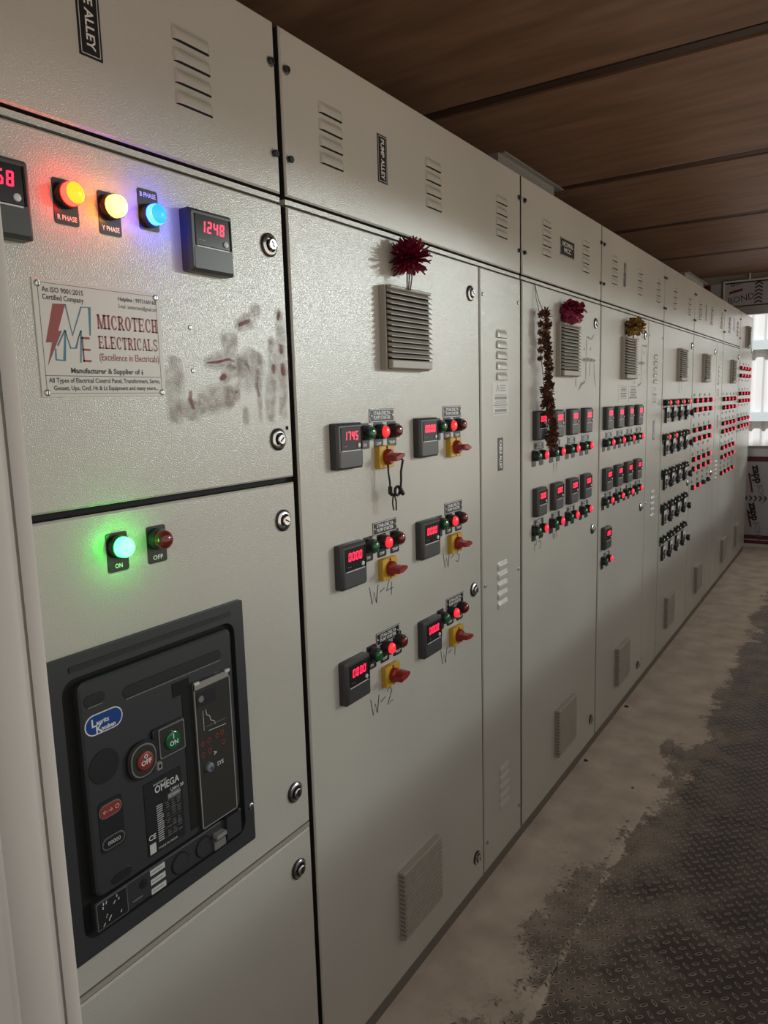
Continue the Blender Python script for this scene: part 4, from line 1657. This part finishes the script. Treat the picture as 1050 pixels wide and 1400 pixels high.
trip = MB()
trip.prism(rrect(0.790, 0.8745, 0.812, 1.073, 0.003, 2), 0.010, 0.0215, SMOKE, c=0.001)
tr = put('trip_unit', trip.mesh('trip_unit'), br, label='trip unit behind a scuffed clear cover')
m = MB()
xt = 0.0216
for r in ((0.791, 0.8735, 1.060, 1.0715), (0.791, 0.8735, 0.813, 0.8150), (0.791, 0.7932, 0.813, 1.072), (0.8712, 0.8735, 0.813, 1.072)):
    m.quad(*r, xt + 0.0002, RIM)
for a in (0.792, 0.862):
    m.box(xt, xt + 0.003, a, a + 0.010, 1.0695, 1.0745, SILVER)
put('cover_edge', m.mesh('cover_edge', False), tr)
m = MB()
m.prism(rrect(0.796, 0.838, 1.028, 1.052, 0.001, 1), xt, xt + 0.0006, BREAKER2)
m.lathe([(xt, 0.006), (xt + 0.002, 0.0055)], PRINTGREY, 12, cy=0.805, cz=1.042)
m.stroke([(0.808, 0.985), (0.808, 1.020)], 0.0009, xt + .0003, SILVER)
m.stroke([(0.814, 1.020), (0.816, 1.010), (0.822, 1.006), (0.824, 0.998), (0.832, 0.993), (0.834, 0.987)], 0.0011, xt + .0003, SILVER)
m.stroke([(0.818, 0.981), (0.858, 0.978)], 0.0011, xt + .0003, SILVER)
m.stroke([(0.812, 0.990), (0.858, 0.988)], 0.0008, xt + .0003, PRINTGREY)
for (y, z) in ((0.803, 0.963), (0.817, 0.964), (0.836, 0.965), (0.848, 0.966), (0.803, 0.944), (0.818, 0.945), (0.850, 0.948)):
    r0 = 0.0048
    n = 14
    v = [(xt + .0003, y + r * 0.85 * math.cos(2 * PI * i / n), z + r * math.sin(2 * PI * i / n)) for r in (r0, r0 * 0.62) for i in range(n)]
    m.add(v, [(i, (i + 1) % n, n + (i + 1) % n, n + i) for i in range(n)], PRINTRED)
put_text(m, '>', 0.826, 0.936, xt + .0004, 0.012, SILVER, 0.0004)
put_text(m, 'SYS', 0.832, 0.914, xt + .0004, 0.010, SILVER, 0.0002)
put('dial_print', m.mesh('dial_print', False), tr)
m = MB()
m.lathe([(xt, 0.0082), (xt + 0.005, 0.0078), (xt + 0.006, 0.006)], PRINTGREY, 16, cy=0.813, cz=0.918)
m.lathe([(xt + .006, 0.003), (xt + 0.0063, 0.003)], BLUE, 10, cy=0.814, cz=0.916)
put('dial_knob', m.mesh('dial_knob'), tr)

lo = MB()
lo.prism(rrect(0.583, 0.888, 0.757, 0.803, 0.003, 2), 0.0015, 0.016, BREAKER, c=0.002)
low = put('lower_panel', lo.mesh('lower_panel'), br)
m = MB()
m.quad(0.584, 0.638, 0.7585, 0.802, X + .0002, PRINTGREY)
m.quad(0.585, 0.637, 0.7595, 0.801, X + .0004, BREAKER2)
rnd = random.Random(5)
for k in range(13):
    a, z = 0.588 + 0.04 * rnd.random(), 0.762 + 0.034 * rnd.random()
    m.stroke([(a, z), (a + 0.004 * rnd.random(), z + 0.004)], 0.0016, X + .0006, rnd.choice((SILVER, SILVER, PRINTRED, WHITE)))
put('warning_sticker', m.mesh('warning_sticker', False), low, label='small dark sticker with pale and red marks')
m = MB()
m.lathe([(X - .0005, 0.0075), (X + .0006, 0.0075)], BREAKER2, 14, cy=0.668, cz=0.786)
m.quad(0.6645, 0.6685, 0.780, 0.791, X + .0008, DARK)
m.box(X, X + 0.0015, 0.646, 0.664, 0.768, 0.7695, PRINTGREY)
put('key_hole', m.mesh('key_hole', False), low)
m = MB()
for z0 in (0.758, 0.774, 0.790):
    m.box(X - .0004, X + 0.0006, 0.682, 0.711, z0, z0 + 0.0095, SILVER)
    m.quad(0.684, 0.706, z0 + 0.004, z0 + 0.0055, X + .0008, PRINTGREY)
put('label_slips', m.mesh('label_slips', False), low, label='three pale label slips')
for y in (0.742, 0.794):
    m = MB()
    m.lathe([(X - .0005, 0.0185), (X + .0004, 0.0185)], DARK, 24, cy=y, cz=0.779)
    m.lathe([(X, 0.0165), (X + 0.0022, 0.016)], BREAKER, 24, cy=y, cz=0.779)
    put('round_plug', m.mesh('round_plug'), low)
put('lever', MB().box(X, X + 0.012, 0.816, 0.838, 0.783, 0.790, RIM).box(X, X + 0.004, 0.816, 0.842, 0.760, 0.774, PRINTGREY).mesh('lever', False), low)
put('latch_block', MB().box(X - .001, X + 0.006, 0.845, 0.878, 0.764, 0.806, BREAKER).mesh('latch_block', False), low)
put('screw', cached('screw', m_screw), low, (0.010, 0.918, 0.790))


# ------------------------------------------------------------------ flowers, garland, cord, loose things
def flower_mesh(mat, r, layers, n0, droop=0.0, width=0.22, seed=1, curl=0.35):
    rnd = random.Random(seed)
    m = MB()
    for L in range(layers):
        el = -0.5 + 1.9 * L / max(1, layers - 1)           # elevation of this ring of petals
        n = max(5, int(n0 * max(0.35, math.cos(el * 0.75))))
        for i in range(n):
            a = 2 * PI * (i + rnd.random() * 0.6) / n + L
            e = el + rnd.uniform(-0.2, 0.2) - droop
            ln = r * rnd.uniform(0.8, 1.08)
            d = Vector((math.cos(a) * math.cos(e), math.sin(a) * math.cos(e), math.sin(e)))
            s = Vector((-math.sin(a), math.cos(a), 0))
            up = d.cross(s)
            w = ln * width
            row = []
            for t, ww in ((0.12, 0.25), (0.5, 0.9), (0.85, 0.8), (1.0, 0.25)):
                c_ = d * ln * t - up * (curl * ln * t * t * rnd.uniform(0.2, 1.0)) * 0.5
                row.append((c_ - s * w * ww * 0.5, c_ + up * w * 0.18, c_ + s * w * ww * 0.5))
            v = [tuple(p) for rr in row for p in rr]
            f = []
            for k in range(3):
                for j in range(2):
                    q = k * 3 + j
                    f.append((q, q + 1, q + 4, q + 3))
            m.add(v, f, mat)
    return m


fl1 = empty('chrysanthemum', (0.032, 1.497, 1.78), 'dark red chrysanthemum standing on the filter of the motor starter cabinet', 'flower')
put('bloom', flower_mesh(PETAL_RED, 0.050, 8, 24, 0.0, 0.30, 3).mesh('bloom'), fl1, (0.034, 1.497, 1.843))
m = MB()
for k, dy in enumerate((-0.012, -0.002, 0.010)):
    m.tube([(0, dy * 0.6, 0.0), (0.003, dy, 0.03), (0.0, dy * 0.4, 0.06)], 0.0016, STEM)
put('stem', m.mesh('stem'), fl1, (0.032, 1.495, 1.776))

fl2 = empty('rose', (0.03, 2.625, 1.78), 'crumpled crimson rose above the filter beside the garland', 'flower')
put('bloom', flower_mesh(PETAL_PINK, 0.046, 7, 12, 0.1, 0.95, 5, 0.9).mesh('bloom'), fl2, (0.036, 2.612, 1.822), rot=(0.2, 0.3, 0))
put('stem', MB().tube([(0, 0, 0), (0.004, -0.004, 0.022), (0.004, -0.006, 0.045)], 0.004, STEM).mesh('stem'), fl2, (0.03, 2.615, 1.776))

fl3 = empty('marigold', (0.03, 3.45, 1.78), 'dried ochre marigold resting on the filter above two white notices', 'flower')
put('bloom', flower_mesh(PETAL_OCHRE, 0.050, 8, 18, 0.0, 0.60, 9, 0.6).mesh('bloom'), fl3, (0.036, 3.452, 1.823))
put('stem', MB().tube([(0, 0, 0), (0.002, 0.002, 0.02), (0.004, 0, 0.04)], 0.003, STEM).mesh('stem'), fl3, (0.03, 3.45, 1.776))

gar = empty('marigold_garland', (0.02, 2.36, 1.36), 'string of dried brown marigolds hanging down the cabinet front from a thread', 'garland')
fm = [flower_mesh(PETAL_BROWN, 0.019, 4, 8, 0.0, 0.6, 20 + k, 0.5).mesh('blossom') for k in range(4)]
rnd = random.Random(11)
path = []
for k in range(25):
    t = k / 24
    z = 1.800 - 0.435 * t
    y = 2.358 + 0.050 * t + 0.006 * math.sin(k * 1.3)
    if k in (14, 15):
        continue
    path.append((0.030 + 0.012 * t + 0.004 * math.sin(k), y, z, 1.0 if k < 22 else 1.25))
for k in range(6):
    path.append((0.024, 2.337 + 0.003 * math.sin(k * 2), 1.79 - 0.028 * k, 0.7))
for k in range(5):
    path.append((0.034, 2.366 + 0.012 * (k % 2), 1.555 - 0.014 * k, 1.2))
for (x, y, z, s) in path:
    put('blossom', rnd.choice(fm), gar, (x, y + rnd.uniform(-.004, .004), z), rot=(rnd.uniform(-3, 3), rnd.uniform(-1, 1), rnd.uniform(0, 6)), scale=(s, s, s))
m = MB()
top = (0.002, 2.338, 1.893)
m.tube([top, (0.012, 2.346, 1.84), (0.030, 2.358, 1.79), (0.032, 2.37, 1.66), (0.036, 2.39, 1.52), (0.042, 2.405, 1.37)], 0.0011, THREAD, 5)
m.tube([top, (0.010, 2.333, 1.84), (0.022, 2.336, 1.79), (0.024, 2.340, 1.66), (0.030, 2.36, 1.54)], 0.0011, THREAD, 5)
put('thread', m.mesh('thread'), gar)

cd = empty('knotted_cord', (0.045, 1.412, 1.40), 'thin black knotted cord hanging from the red knob of the upper left yellow switch', 'cord')
m = MB()
m.tube([(0.040, 1.420, 1.402), (0.051, 1.419, 1.392), (0.046, 1.418, 1.366), (0.044, 1.421, 1.345), (0.042, 1.420, 1.325)], 0.0026, CORD)
m.tube([(0.022, 1.403, 1.402), (0.022, 1.402, 1.366), (0.024, 1.404, 1.345), (0.026, 1.402, 1.325)], 0.0022, CORD)
m.tube([(0.030, 1.408, 1.315), (0.030, 1.404, 1.295), (0.030, 1.408, 1.278)], 0.0018, CORD)
m.tube([(0.030, 1.412, 1.315), (0.031, 1.418, 1.297), (0.030, 1.419, 1.276)], 0.0018, CORD)
put('strand', m.mesh('strand'), cd)
m = MB()
ring = [(0.036, 1.417 + 0.011 * math.cos(a * PI / 6), 1.322 + 0.010 * math.sin(a * PI / 6)) for a in range(13)]
m.tube(ring, 0.0035, CORD)
m.tube([(0.040, 1.420, 1.33), (0.042, 1.427, 1.318), (0.040, 1.434, 1.313)], 0.005, CORD)
m.tube([(0.026, 1.402, 1.333), (0.027, 1.400, 1.318), (0.030, 1.404, 1.314)], 0.005, CORD)
put('knot', m.mesh('knot'), cd)


def channel(name, y0, y1, label):
    o = empty(name, (-0.05, (y0 + y1) / 2, ZT), label, 'channel', 'steel channels on the cabinet tops')
    put('web', MB().box(-0.16, -0.012, y0, y1 - 0.05, ZT, ZT + 0.032, GALV).mesh('web', False), o)
    put('flange', MB().box(-0.17, 0.004, y0 + 0.015, y1, ZT + 0.032, ZT + 0.036, GALV).mesh('flange', False), o)


channel('steel_channel', 2.09, 2.60, 'galvanised channel on the cabinet tops above the garland')
channel('steel_channel', 4.74, 5.36, 'galvanised channel on the cabinet tops above the selector switch cabinet')


def chip(name, loc, size, mat, label, cat, seed):
    rnd = random.Random(seed)
    m = MB()
    n = 7
    r0 = [(size * rnd.uniform(.7, 1.1) * math.cos(2 * PI * i / n), size * rnd.uniform(.5, .9) * math.sin(2 * PI * i / n), 0.0) for i in range(n)]
    r1 = [(x * .7, y * .7, size * rnd.uniform(.35, .6)) for x, y, z in r0]
    m.add(r0 + r1, [(i, (i + 1) % n, n + (i + 1) % n, n + i) for i in range(n)] + [tuple(range(n, 2 * n)), tuple(range(n - 1, -1, -1))], mat)
    put(name, m.mesh(name, False), None, loc, label=label, cat=cat)


chip('black_scrap', (0.018, 2.885, 0.001), 0.013, CORD, 'black scrap at the plinth, nearer one beside the low filter', 'scrap', 1)
chip('black_scrap', (0.016, 3.52, 0.001), 0.014, CORD, 'black scrap at the plinth, farther one below the ochre flower cabinet', 'scrap', 2)
chip('pebble', (0.243, 2.762, 0.002), 0.008, STONE, 'small dark pebble on the dusty floor near a plate seam', 'stone', 3)
